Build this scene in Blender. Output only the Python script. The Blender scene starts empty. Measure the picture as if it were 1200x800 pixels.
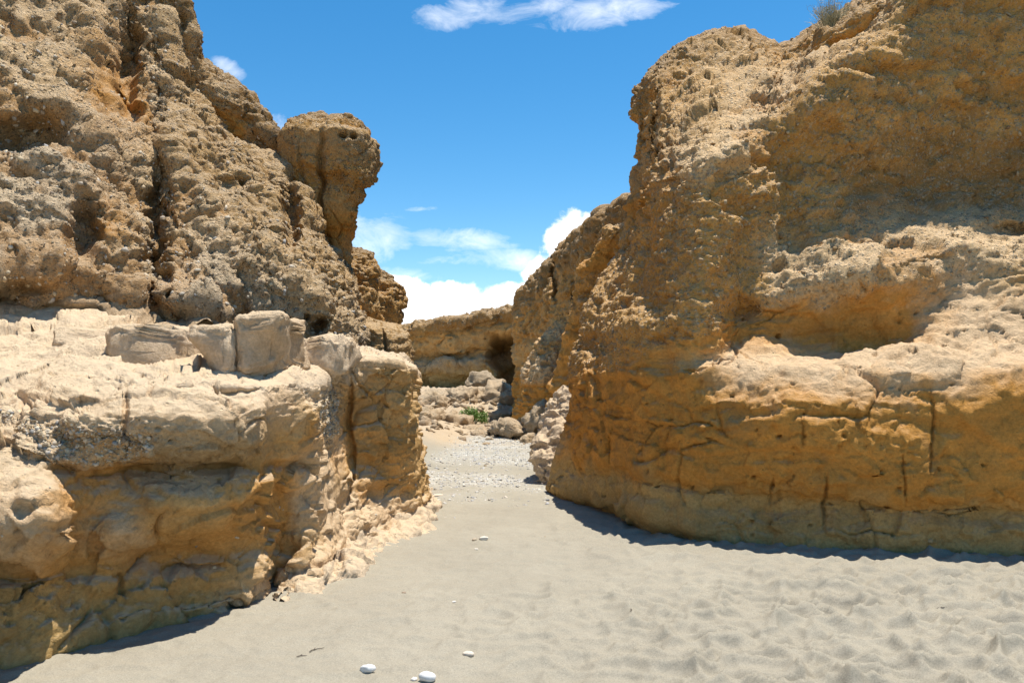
import bpy, bmesh, math, random
import numpy as np
from mathutils import Vector, Matrix

random.seed(7); RNG = np.random.default_rng(11)
SC = bpy.context.scene
COL = SC.collection

# ------------------------------------------------------------------ camera
FPX = 930.0                      # focal length in photo pixels (photo is 1200 wide)
HOR = 430.0                      # eye level row in the photo
EYE = 1.6
PITCH = math.atan((HOR - 400.0) / FPX)
cam_d = bpy.data.cameras.new('camera'); cam = bpy.data.objects.new('camera', cam_d)
COL.objects.link(cam); SC.camera = cam
cam.location = (0, 0, EYE)
cam.rotation_euler = (math.pi / 2 + PITCH, 0, 0)
cam_d.sensor_width = 36; cam_d.lens = 36 * FPX / 1200; cam_d.clip_start = .05; cam_d.clip_end = 3000

# ------------------------------------------------------------------ light
SUN_EL = 77.0
SUN_AZ = 60.0                    # degrees from +Y (view direction) towards +X (right)
el, az = math.radians(SUN_EL), math.radians(SUN_AZ)
sdir = Vector((math.sin(az) * math.cos(el), math.cos(az) * math.cos(el), math.sin(el)))
sun_d = bpy.data.lights.new('sun', 'SUN'); sun = bpy.data.objects.new('sun', sun_d)
COL.objects.link(sun)
sun_d.energy = 5.0; sun_d.angle = math.radians(.53); sun_d.color = (1, .95, .87)
sun.rotation_euler = sdir.to_track_quat('Z', 'Y').to_euler()
sun.location = (8, 8, 30)

SC.view_settings.view_transform = 'Standard'; SC.view_settings.look = 'None'
SC.view_settings.exposure = 0.5; SC.view_settings.gamma = 1
SC.render.engine = 'CYCLES'
SC.cycles.max_bounces = 8; SC.cycles.diffuse_bounces = 3

# ------------------------------------------------------------------ node helper
class NT:
    def __init__(s, tree): s.t = tree; s.t.nodes.clear()
    def n(s, typ, **kw):
        nd = s.t.nodes.new(typ)
        for k, v in kw.items(): setattr(nd, k, v)
        return nd
    def l(s, a, b): s.t.links.new(a, b)
    def put(s, sock, v):
        if isinstance(v, (int, float)): sock.default_value = v
        elif isinstance(v, tuple): sock.default_value = v
        else: s.l(v, sock)
    def m(s, op, a, b=0.0, c=None, clamp=False):
        nd = s.n('ShaderNodeMath', operation=op, use_clamp=clamp)
        s.put(nd.inputs[0], a); s.put(nd.inputs[1], b)
        if c is not None: s.put(nd.inputs[2], c)
        return nd.outputs[0]
    def noise(s, vec, scale, detail=4, rough=.55, dist=0.0):
        nd = s.n('ShaderNodeTexNoise'); s.l(vec, nd.inputs['Vector'])
        nd.inputs['Scale'].default_value = scale; nd.inputs['Detail'].default_value = detail
        nd.inputs['Roughness'].default_value = rough; nd.inputs['Distortion'].default_value = dist
        return nd.outputs['Fac']
    def mapr(s, v, a, b, c, d, smooth=False):
        nd = s.n('ShaderNodeMapRange'); nd.clamp = True
        if smooth: nd.interpolation_type = 'SMOOTHSTEP'
        s.put(nd.inputs[0], v)
        for i, x in enumerate((a, b, c, d)): nd.inputs[i + 1].default_value = x
        return nd.outputs[0]
    def mix(s, f, a, b, mode='MIX'):
        nd = s.n('ShaderNodeMix', data_type='RGBA', blend_type=mode)
        s.put(nd.inputs[0], f); s.put(nd.inputs[6], a); s.put(nd.inputs[7], b)
        return nd.outputs[2]

# ------------------------------------------------------------------ sky
world = bpy.data.worlds.new('World'); SC.world = world; world.use_nodes = True
w = NT(world.node_tree)
sky = w.n('ShaderNodeTexSky', sky_type='NISHITA'); sky.sun_disc = False
sky.sun_elevation = el; sky.sun_rotation = az; sky.altitude = 700; sky.air_density = 1.0; sky.dust_density = .2; sky.ozone_density = 2.5
bg = w.n('ShaderNodeBackground'); bg.inputs[1].default_value = .1
out = w.n('ShaderNodeOutputWorld')
skyc = w.n('ShaderNodeHueSaturation'); w.l(sky.outputs[0], skyc.inputs['Color'])
skyc.inputs['Saturation'].default_value = 1.35; skyc.inputs['Value'].default_value = 1.22
skyc.inputs['Hue'].default_value = .492
tc = w.n('ShaderNodeTexCoord'); sep = w.n('ShaderNodeSeparateXYZ'); w.l(tc.outputs['Generated'], sep.inputs[0])
yy = w.m('MAXIMUM', sep.outputs[1], .08)
U = w.m('DIVIDE', sep.outputs[0], yy); V = w.m('DIVIDE', sep.outputs[2], yy)
# clouds: (azimuth tangent, elevation tangent, half width, half height, tilt, strength, softness)
def cl(px, py, rx, ry, tilt, st): return ((px - 600) / FPX, (HOR - py) / FPX, rx / FPX, ry / FPX, math.radians(tilt), st)
cum = [cl(540, 362, 66, 36, 0, 1.0), cl(500, 374, 52, 26, 0, 1.0), cl(678, 284, 44, 38, 25, 1.0), cl(648, 315, 40, 20, 15, .6),
       cl(600, 350, 64, 22, 0, .9), cl(460, 345, 70, 24, -8, .8), cl(720, 262, 40, 22, 30, .95)]
wis = [cl(440, 280, 48, 30, 10, .95), cl(540, 281, 70, 16, -5, .9), cl(600, 306, 80, 17, -6, .95), cl(575, 300, 40, 8, -4, .55), cl(494, 244, 22, 4, 3, .8),
       cl(542, 10, 62, 20, 8, .95), cl(625, 5, 60, 14, 10, .75), cl(712, 8, 85, 24, 12, 1.0), cl(262, 75, 28, 11, -32, .8), cl(326, 160, 12, 26, 0, .4),
       cl(470, 322, 44, 10, -4, .60), cl(520, 305, 40, 7, 0, .4), cl(418, 262, 30, 16, 0, .55)]
wv = w.n('ShaderNodeCombineXYZ'); w.l(U, wv.inputs[0]); w.l(w.m('MULTIPLY', V, 1.9), wv.inputs[1]); w.l(sep.outputs[1], wv.inputs[2])
wv1 = w.n('ShaderNodeCombineXYZ'); w.l(U, wv1.inputs[0]); w.l(V, wv1.inputs[1]); w.l(sep.outputs[1], wv1.inputs[2])
nz_c = w.noise(wv1.outputs[0], 14, 8, .58, .15)
nz_w = w.noise(wv.outputs[0], 16, 9, .66, .5)
def blobs(lst, e=1.0):
    acc = None
    for (u0, v0, a, b, t, st) in lst:
        du = w.m('SUBTRACT', U, u0); dv = w.m('SUBTRACT', V, v0)
        c, s_ = math.cos(t), math.sin(t)
        p = w.m('MULTIPLY', w.m('ADD', w.m('MULTIPLY', du, c), w.m('MULTIPLY', dv, s_)), 1 / a)
        q = w.m('MULTIPLY', w.m('ADD', w.m('MULTIPLY', du, -s_), w.m('MULTIPLY', dv, c)), 1 / b)
        r = w.m('ADD', w.m('MULTIPLY', p, p), w.m('MULTIPLY', q, q))
        v = w.m('MULTIPLY', w.m('SUBTRACT', 1.0, r), st)
        acc = v if acc is None else w.m('MAXIMUM', acc, v)
    return acc
bc = w.m('MAXIMUM', blobs(cum), -2.0); bw = w.m('MAXIMUM', blobs(wis), -2.0)
mc = w.mapr(w.m('ADD', bc, w.m('MULTIPLY', w.m('SUBTRACT', nz_c, .5), 3.2)), .0, .35, 0, 1, True)
mw = w.mapr(w.m('ADD', bw, w.m('MULTIPLY', w.m('SUBTRACT', nz_w, .52), 3.0)), .05, 1.9, 0, .85)
back = w.noise(tc.outputs['Generated'], 3.0, 8, .62, .3)     # the same kind of scattered cloud behind the camera
mb = w.m('MULTIPLY', w.mapr(back, .60, .76, 0, .6, True), w.mapr(sep.outputs[1], .25, -.1, 0, 1))
mask = w.m('MAXIMUM', w.m('MAXIMUM', mc, mw), mb)
shade_c = w.noise(wv1.outputs[0], 9, 4, .5)
ccol = w.mix(w.mapr(shade_c, .45, .7, 0, 1), (11.0, 11.0, 11.0, 1), (8.7, 9.1, 9.7, 1))
w.l(w.mix(mask, skyc.outputs[0], ccol), bg.inputs[0]); w.l(bg.outputs[0], out.inputs[0])

# ------------------------------------------------------------------ projection helper: where a ray of the view meets a given depth
cp, sp = math.cos(PITCH), math.sin(PITCH)
def W(px, py, d):
    rx, ry = (px - 600) / FPX, (400 - py) / FPX
    yy_, zz_ = cp - ry * sp, sp + ry * cp
    k = d / yy_
    return (rx * k, d, EYE + zz_ * k)
def proj(P):
    x, y, z = P[..., 0], P[..., 1], P[..., 2] - EYE
    f = y * cp + z * sp; u = -y * sp + z * cp
    f = np.maximum(f, .05)
    return 600 + FPX * x / f, 400 - FPX * u / f
def gd(py):                       # depth at which row py meets the flat ground
    return EYE / -(W(600, py, 1)[2] - EYE)

# ------------------------------------------------------------------ numpy noise
_perm = RNG.permutation(256).astype(np.int32); _perm = np.concatenate([_perm, _perm, _perm])
_g = RNG.normal(size=(256, 3)); _g /= np.linalg.norm(_g, axis=1)[:, None]; _g = _g.astype(np.float32)
_f = RNG.random((256, 4)).astype(np.float32)
def _h(i, j, k): return _perm[_perm[_perm[i & 255] + (j & 255)] + (k & 255)]
from concurrent.futures import ThreadPoolExecutor
_pool = ThreadPoolExecutor(4)
def _par(fn, p, *a):              # the noise fields in four strips at once
    if p.size < 60000: return fn(p, *a)
    sh = p.shape[:-1]; q = p.reshape(-1, 3); k = 12
    r = list(_pool.map(lambda c: fn(c, *a), np.array_split(q, k)))
    if isinstance(r[0], tuple): return tuple(np.concatenate([t[i] for t in r]).reshape(sh) for i in range(len(r[0])))
    return np.concatenate(r).reshape(sh)
_gx, _gy, _gz = [np.ascontiguousarray(_g[:, k]) for k in range(3)]
def _perlin(p):
    x, y, z = [np.ascontiguousarray(p[..., k], dtype=np.float32) for k in range(3)]
    i = np.floor(x); f0 = x - i; i0 = i.astype(np.int32) & 255
    i = np.floor(y); f1 = y - i; i1 = i.astype(np.int32) & 255
    i = np.floor(z); f2 = z - i; i2 = i.astype(np.int32) & 255
    ux, uy, uz = [f * f * f * (f * (f * 6 - 15) + 10) for f in (f0, f1, f2)]
    r = []
    for a in (0, 1):
        A_ = _perm[i0 + a] + i1
        for b in (0, 1):
            B_ = _perm[A_ + b] + i2
            for c in (0, 1):
                h = _perm[B_ + c]
                r.append(_gx[h] * (f0 - a) + _gy[h] * (f1 - b) + _gz[h] * (f2 - c))
    x = [r[k] + (r[k + 4] - r[k]) * ux for k in range(4)]
    y0 = x[0] + (x[2] - x[0]) * uy; y1 = x[1] + (x[3] - x[1]) * uy
    return (y0 + (y1 - y0) * uz) * 1.5
def perlin(p): return _par(_perlin, p)
def fbm(p, s, o=4, g=.5, off=0.0, ridge=False):
    t = 0; a = 1.0; q = p * s + off
    for k in range(o):
        v = perlin(q)
        if ridge: v = 1 - 2 * np.abs(v) 
        t = t + a * v; a *= g; q = q * 2.03 + 17.3
    return t
def worley(p, jit=.85, off=0.0, tilt=False): return _par(_worley, p, jit, off, tilt)
def _worley(p, jit=.85, off=0.0, tilt=False):
    p = (p + off).astype(np.float32); b = np.floor(p - .5).astype(np.int32)
    F1 = np.full(p.shape[:-1], 9., np.float32); F2 = F1.copy(); ID = np.zeros(p.shape[:-1], np.int32); TL_ = np.zeros(p.shape[:-1], np.float32)
    for a in (0, 1):
        for c in (0, 1):
            for e in (0, 1):
                ci = b[..., 0] + a; cj = b[..., 1] + c; ck = b[..., 2] + e
                h = _h(ci, cj, ck); fp = _f[h]
                dx = ci + .5 + (fp[..., 0] - .5) * jit - p[..., 0]
                dy = cj + .5 + (fp[..., 1] - .5) * jit - p[..., 1]
                dz = ck + .5 + (fp[..., 2] - .5) * jit - p[..., 2]
                d = np.sqrt(dx * dx + dy * dy + dz * dz)
                n1 = d < F1
                F2 = np.where(n1, F1, np.minimum(F2, d)); TL_ = np.where(n1, dx * _gx[h] + dy * _gy[h] + dz * _gz[h], TL_) if tilt else TL_; ID = np.where(n1, h, ID); F1 = np.where(n1, d, F1)
    return (F1, F2, ID, TL_) if tilt else (F1, F2, ID)
def sstep(x, a, b):
    t = np.clip((x - a) / (b - a), 0, 1); return t * t * (3 - 2 * t)

# ------------------------------------------------------------------ mesh helpers
def link(name, me, mat=None, parent=None):
    o = bpy.data.objects.new(name, me); COL.objects.link(o)
    if mat and me is not None: me.materials.clear(); me.materials.append(mat)
    if parent: o.parent = parent
    return o
def raw_mesh(name, V_, F_, cols=None, smooth=True, alpha=None):
    V_ = np.asarray(V_, np.float32); F_ = np.asarray(F_, np.int32); k = F_.shape[1]
    me = bpy.data.meshes.new(name)
    me.vertices.add(len(V_)); me.vertices.foreach_set('co', V_.ravel())
    me.loops.add(F_.size); me.loops.foreach_set('vertex_index', F_.ravel())
    me.polygons.add(len(F_)); me.polygons.foreach_set('loop_start', np.arange(0, F_.size, k, dtype=np.int32))
    me.update(calc_edges=True)
    if smooth: me.polygons.foreach_set('use_smooth', np.ones(len(F_), bool))
    if cols is not None:
        a = me.color_attributes.new('tint', 'FLOAT_COLOR', 'POINT')
        c = np.ones((len(V_), 4), np.float32); c[:, :3] = cols
        c[:, 3] = 0 if alpha is None else alpha
        a.data.foreach_set('color', c.ravel())
    me.validate()
    return me
def grid_faces(n, m, wrap=False):
    i = np.arange(n * m).reshape(n, m)
    if wrap: i = np.concatenate([i, i[:, :1]], 1)
    return np.stack([i[:-1, :-1], i[:-1, 1:], i[1:, 1:], i[1:, :-1]], -1).reshape(-1, 4)
def grid_normals(P, wrap=False):
    if wrap: Q = np.concatenate([P[:, -1:], P, P[:, :1]], 1); du = (Q[:, 2:] - Q[:, :-2])
    else: du = np.gradient(P, axis=1)
    dv = np.gradient(P, axis=0)
    n = np.cross(du, dv); n /= np.linalg.norm(n, axis=-1, keepdims=True) + 1e-9
    return n
def tag(o, label=None, cat=None, group=None, kind=None):
    for k, v in (('label', label), ('category', cat), ('group', group), ('kind', kind)):
        if v: o[k] = v
    return o
def empty(name, loc=(0, 0, 0)):
    o = bpy.data.objects.new(name, None); COL.objects.link(o); o.location = loc; o.empty_display_size = .2
    return o

# ------------------------------------------------------------------ rock types: albedo, pebble amount, dust allowed
MT = {
 'w': ((.66, .465, .275), .04), 'o': ((.60, .285, .065), .02), 'b': ((.56, .31, .095), .75), 'g': ((.66, .51, .33), 1.0), 'l': ((.70, .485, .26), .85),
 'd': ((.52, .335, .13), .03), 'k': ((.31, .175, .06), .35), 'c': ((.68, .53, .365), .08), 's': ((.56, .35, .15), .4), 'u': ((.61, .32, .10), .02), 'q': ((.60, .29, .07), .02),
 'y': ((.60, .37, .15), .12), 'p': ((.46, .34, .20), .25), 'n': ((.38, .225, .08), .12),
}
PEB = np.array([(.44, .37, .28), (.52, .45, .34), (.38, .33, .26), (.31, .29, .26), (.40, .30, .18), (.33, .23, .13), (.26, .20, .14), (.46, .37, .24)], np.float32)

def herm(P, t, ts):
    """cubic interpolation of P along axis 0 with knots t at ts"""
    n = len(t); d = (P[1:] - P[:-1]); h = np.diff(t); sh = (-1,) + (1,) * (P.ndim - 1)
    m_ = d / h.reshape(sh)
    T = np.empty_like(P); T[0] = m_[0]; T[-1] = m_[-1]
    if n > 2:
        w0 = (h[1:] / (h[1:] + h[:-1])).reshape(sh); T[1:-1] = m_[:-1] * w0 + m_[1:] * (1 - w0)
    T *= .85
    k = np.clip(np.searchsorted(t, ts, side='right') - 1, 0, n - 2)
    hh = h[k].reshape(sh); s = ((ts - t[k]) / h[k]).reshape(sh)
    s2, s3 = s * s, s * s * s
    return P[k] * (2 * s3 - 3 * s2 + 1) + T[k] * hh * (s3 - 2 * s2 + s) + P[k + 1] * (-2 * s3 + 3 * s2) + T[k + 1] * hh * (s3 - s2)
def lin(P, t, ts):
    n = len(t); h = np.diff(t); sh = (-1,) + (1,) * (P.ndim - 1)
    k = np.clip(np.searchsorted(t, ts, side='right') - 1, 0, n - 2); s = np.clip((ts - t[k]) / h[k], 0, 1).reshape(sh)
    return P[k] * (1 - s) + P[k + 1] * s

def detail(P, A, CG, wrap=False, sc=1.0, big=.10, strata=.05, crack=.035, mid=.03, fine=.012, peb=(.055,), dip=0.0, dents=(), seed=0.0, holes=.0, keep=None, gully=0.0, crack_sc=1.0, grain=None, grain_amp=0.0, pa=1.0, chip=.5, chip_hi=1.0):
    """carve a smooth control surface into rock. A albedo, CG pebble amount. returns P, tint, normals"""
    f3 = P.astype(np.float32) / sc + seed
    N = N0 = grid_normals(P, wrap)
    P = P + (N * (fbm(f3, .9, 3) * big * sc)[..., None])
    if gully:
        g = fbm(f3 * np.array([1, 1, .25], np.float32), 1.6, 3, ridge=False)
        P = P - N * ((np.abs(g) ** .7 * -1 + .5) * gully * sc)[..., None]
    if grain is not None:         # ribs and runnels following the fall of the slope
        gv = np.array(grain, float); gv /= np.linalg.norm(gv); al = f3 @ gv.astype(np.float32)
        fg = (f3 - (.72 * al)[..., None] * gv).astype(np.float32)
        fg = fg + .15 * np.stack([perlin(f3 * 1.7), perlin(f3 * 1.7 + 5), perlin(f3 * 1.7 + 11)], -1)
        rr_ = fbm(fg, 1.25, 2, .5, ridge=True); r2 = fbm(fg, 3.6, 3, .55, ridge=True)
        P = P + N * ((rr_ * .55 + r2 * .20) * grain_amp * sc)[..., None]
    N = grid_normals(P, wrap)
    # bedding: hard and soft layers
    wz = f3[..., 2] + dip * f3[..., 0] + .12 * fbm(f3, .6, 2)
    lay = np.stack([f3[..., 0] * .12, f3[..., 1] * .12, wz * 3.1], -1)
    s1 = perlin(lay); s2 = perlin(lay * np.array([2, 2, 3.1]) + 9.1)
    hard = np.tanh(s1 * 4) * .55 + np.tanh(s2 * 4) * .3
    smod = .35 + .65 * sstep(perlin(f3 * .8 + 4), -.3, .3)
    P = P + N * (hard * strata * sc * smod * (1 - .4 * CG))[..., None]
    thin = perlin(np.stack([f3[..., 0] * .5, f3[..., 1] * .5, wz * 13], -1)) + .6 * perlin(np.stack([f3[..., 0] * .9, f3[..., 1] * .9, wz * 27], -1))
    P = P + N * (np.minimum(thin, .15) * strata * .45 * sc * (1 - .6 * CG))[..., None]
    # joints: blocks with their own set-back, sharp cracks between
    wv_ = f3 + .20 * np.stack([fbm(f3, 1.3, 3, .45), fbm(f3, 1.3, 3, .45, off=5.5), fbm(f3, 1.3, 3, .45, off=9.2)], -1)
    F1, F2, ID = worley(wv_ * np.array([1.35, 1.35, 1.9]) * crack_sc, .95)
    e = F2 - F1
    cm = sstep(perlin(f3 * .9 + 31) + .5 * perlin(f3 * 2.7 + 11), .0, .35) * (1 - .85 * CG)
    crk = np.exp(-(e / .018) ** 2) * cm
    P = P - N * ((crk * crack * 1.2 + (_f[ID][..., 3] - .5) * sstep(e, 0, .10) * crack * 1.2 * (1 - CG)) * sc)[..., None]
    rg = fbm(f3 * np.array([1, 1, 1.5], np.float32), 3.0, 4, .55, ridge=True) * .4
    ru = .45 + .75 * sstep(perlin(f3 * 1.3 + 60), -.3, .4)
    P = P + N * (rg * mid * sc * ru)[..., None]
    hi = 1 + (chip_hi - 1) * sstep(P[..., 2], 2.7, 4.0)
    # broken faces: every cell a small plane of its own, with steps between
    for cs_, ca in ((.30, .55), (.10, .45)):
        q = (f3 + .3 * cs_ * np.stack([perlin(f3 / cs_ * .8), perlin(f3 / cs_ * .8 + 8), perlin(f3 / cs_ * .8 + 21)], -1)) / cs_ * np.array([1, 1, 1.7], np.float32)
        F1, F2, ID, TI = worley(q, .95, 0.0, True)
        P = P - N * (TI * cs_ * ca * chip * (.35 + .65 * sstep(perlin(f3 * 1.4 + 15), -.3, .3)) * (1 - .5 * CG) * sc * hi)[..., None]
    N = grid_normals(P, wrap)
    px_, py_ = proj(P); VD = P * np.array([1, 1, 0]); VD /= np.linalg.norm(VD, axis=-1, keepdims=True)
    jag = fbm(f3 * np.array([.4, .4, 1], np.float32), 2.6, 4, .6)
    for (cx, cy, rx, ry, dep, *rest) in dents:
        pw = rest[0] if rest else 2
        jx = 5.0 * jag if rx < 6 else 9.0 * jag
        r = ((px_ + jx - cx) / rx) ** 2 + ((py_ - cy) / ry) ** 2
        r = r * (1 + .5 * fbm(f3, 2.5, 2))
        P = P + VD * (dep * np.exp(-np.abs(r) ** pw))[..., None]
    # cobbles in the conglomerate: every size is a cell field of half-buried domes
    tint = A * (1 + .10 * fbm(f3, 1.3, 3)[..., None])
    band = perlin(np.stack([f3[..., 0] * .25, f3[..., 1] * .25, wz * 5.5], -1))
    tint = tint * (1 + .16 * band)[..., None]
    cgm = np.clip(CG * 1.25 + .35 * fbm(f3, 2.0, 3) * sstep(CG, .02, .3) , 0, 1)
    om = sstep(fbm(f3 * np.array([1, 1, 1.5], np.float32), 1.25, 4, .5, off=70.), .08, .30) * sstep(CG, .45, .8)
    P = P - N0 * (om * .085 * sc)[..., None]
    cgm = cgm * (1 - .6 * om); tint = tint * (1 - .55 * om[..., None]) + np.array([.52, .245, .055]) * (.55 * om[..., None])
    sel = np.nonzero(cgm.ravel() > .1)[0]; g_ = cgm.ravel()[sel]; q0 = f3.reshape(-1, 3)[sel]
    if len(sel):
        H = np.zeros(len(sel), np.float32); TT = tint.reshape(-1, 3)[sel]
        q0 = q0 + .012 * np.stack([perlin(q0 * 22), perlin(q0 * 22 + 8), perlin(q0 * 22 + 21)], -1)
        loose = sstep(perlin(q0 * 1.1 + 40) + .5 * perlin(q0 * 3.1), -.35, .35)
        for k, s_ in enumerate(peb):
            F1, F2, ID = worley(q0 / s_ * np.array([1, 1, 1.35], np.float32) + k * 31.7, .95)
            rad = .22 + .34 * _f[ID][..., 1]
            dome = np.clip(1 - (F1 / rad) ** 2, 0, 1) ** .5
            on = (_f[ID][..., 2] < .26 + .62 * g_ * np.sqrt(loose)) * sstep(g_, .1, .45)
            pit = (_f[ID][..., 2] > .84) * sstep(F1, .34, .12)
            H += (dome * on * (.5 + .5 * _f[ID][..., 0]) * .42 - pit * .55) * pa * s_ * (.6 + .5 * loose)
            pc = PEB[ID % len(PEB)] * (.75 + .5 * _f[(ID * 7 + 3) & 255][..., :1])
            mx_ = (sstep(dome, .35, .7) * on * (.62 - .12 * k))[..., None]
            TT = TT * (1 - mx_) + (pc * .6 + TT * .4) * mx_
        Hf = np.zeros(P.shape[0] * P.shape[1]); Hf[sel] = H; P = P + N * (Hf.reshape(P.shape[:2]) * sc)[..., None]
        tt = tint.reshape(-1, 3).copy(); tt[sel] = TT; tint = tt.reshape(P.shape)
        P = P + N * (fbm(f3, 7.5, 3, .6) * .018 * sc * cgm)[..., None]
    P = P + N * (fbm(f3, 14, 2, .6) * fine * sc * (.5 + .6 * cgm))[..., None]
    if holes:
        F1, F2, ID = worley(f3 / .16 * np.array([1, 1, 1.6]) + 55, .95)
        hol = (_f[ID][..., 0] < .42 + .35 * perlin(f3 * 1.5)) * sstep(F1, .09 + .13 * _f[ID][..., 1], .03) * (1 - CG)
        P = P - N * (hol * holes * sc)[..., None]
    return P, np.clip(tint, .02, .8), N, cgm.astype(np.float32)

def patch(name, cols, mat, parent=None, dens=1.0, maxn=900, maxm=900, warp=.0, **kw):
    """cols: list of columns, each a list of (px,py,d,code) or ('X',x,y,z,code) from the foot to the top, columns left to right"""
    nr = len(cols[0]); assert all(len(c) == nr for c in cols), (name, [len(c) for c in cols])
    C = np.zeros((nr, len(cols), 3)); A = np.zeros((nr, len(cols), 3)); G = np.zeros((nr, len(cols)))
    for j, c in enumerate(cols):
        for i, p in enumerate(c):
            if p[0] == 'X': C[i, j] = p[1:4]
            else: C[i, j] = W(*p[:3])
            A[i, j], G[i, j] = MT[p[-1]]
    dist = np.linalg.norm(C - np.array([0, 0, EYE]), axis=-1)
    def knots(D, ds): return np.concatenate([[0], np.cumsum(np.maximum((D / ds).mean(1), .004))])
    tr = knots(np.linalg.norm(np.diff(C, axis=0), axis=-1), (dist[1:] + dist[:-1]) / 2)
    tcl = knots(np.linalg.norm(np.diff(C, axis=1), axis=-1).T, ((dist[:, 1:] + dist[:, :-1]) / 2).T)
    # coarse where the photograph does not look: beyond the frame, buried feet, plateaus
    qx, qy = proj(C); qx = np.where(C[..., 1] < .5, -999, qx)
    cxm, rym = np.median(qx, 0), np.median(qy, 1)
    wc = np.array([.16 if (max(a, b) < 0 or min(a, b) > 1200) else 1. for a, b in zip(cxm[:-1], cxm[1:])])
    wr_ = np.array([.2 if (max(a, b) < 0 or min(a, b) > 800) else 1. for a, b in zip(rym[:-1], rym[1:])]); wr_[0] = min(wr_[0], .3); wr_[-1] = min(wr_[-1], .3)
    tr = np.concatenate([[0], np.cumsum(np.diff(tr) * wr_)]); tcl = np.concatenate([[0], np.cumsum(np.diff(tcl) * wc)])
    ang = 1 / FPX / .8533 / .68 / dens
    n = int(min(maxn, tr[-1] / ang)); m = int(min(maxm, tcl[-1] / ang))
    ts, us = np.linspace(0, tr[-1], n), np.linspace(0, tcl[-1], m)
    P = herm(C, tr, ts); P = herm(P.transpose(1, 0, 2), tcl, us).transpose(1, 0, 2)
    Q = np.concatenate([A, G[..., None]], -1)
    M = lin(Q, tr, ts); M = lin(M.transpose(1, 0, 2), tcl, us).transpose(1, 0, 2)
    # ragged boundaries between rock types
    jj = fbm(P.astype(np.float32), 2.2, 4, .6, off=3.0); kk = fbm(P.astype(np.float32), 2.6, 4, .6, off=13.0)
    ii = np.clip(np.arange(n)[:, None] + (jj * n * .022).astype(int), 0, n - 1)
    ji = np.clip(np.arange(m)[None, :] + (kk * m * .022).astype(int), 0, m - 1)
    M = M[ii, ji]
    P, T, N, CGM = detail(P, M[..., :3], M[..., 3], **kw)
    me = raw_mesh(name, P.reshape(-1, 3), grid_faces(n, m), T.reshape(-1, 3), alpha=CGM.ravel())
    o = link(name, me, mat, parent)
    return o, P, M[..., 3], N

def rings(name, rg, mat, parent=None, n=200, m=300, dn=.62, depth=1.0, code_top=None, sq=2.4, **kw):
    """closed mass from horizontal outlines: rg = list of (py, left px, right px, d, half depth, code) from foot to top"""
    n, m = int(n * dn), int(m * dn)
    R = np.array([W((l + r) / 2, py, d) for (py, l, r, d, hd, c) in rg]); hw = np.array([(r - l) / 2 / FPX * d for (py, l, r, d, hd, c) in rg])
    hd = np.array([q[4] for q in rg]); A = np.array([MT[q[5]][0] for q in rg]); G = np.array([[MT[q[5]][1]] for q in rg])
    D = np.concatenate([R, hw[:, None], hd[:, None]], 1)
    t = np.concatenate([[0], np.cumsum(np.maximum(np.linalg.norm(np.diff(D, axis=0), axis=1), 1e-3))])
    ts = np.linspace(0, t[-1], n); D = herm(D, t, ts); M = lin(np.concatenate([A, G], 1), t, ts)
    th = np.linspace(0, 2 * np.pi, m, endpoint=False)
    cx = np.sign(np.cos(th)) * np.abs(np.cos(th)) ** (2 / sq); cy = np.sign(np.sin(th)) * np.abs(np.sin(th)) ** (2 / sq)
    P = np.zeros((n, m, 3))
    P[..., 0] = D[:, None, 0] + np.maximum(D[:, None, 3], .002) * cx; P[..., 1] = D[:, None, 1] + np.maximum(D[:, None, 4], .002) * cy; P[..., 2] = D[:, None, 2]
    M = np.broadcast_to(M[:, None], (n, m, 4)).copy()
    P, T, N, CGM = detail(P, M[..., :3], M[..., 3], wrap=True, **kw)
    F_ = grid_faces(n, m, True)
    me = raw_mesh(name, P.reshape(-1, 3), F_, T.reshape(-1, 3), alpha=CGM.ravel())
    return link(name, me, mat, parent), P, M[..., 3], N

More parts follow.
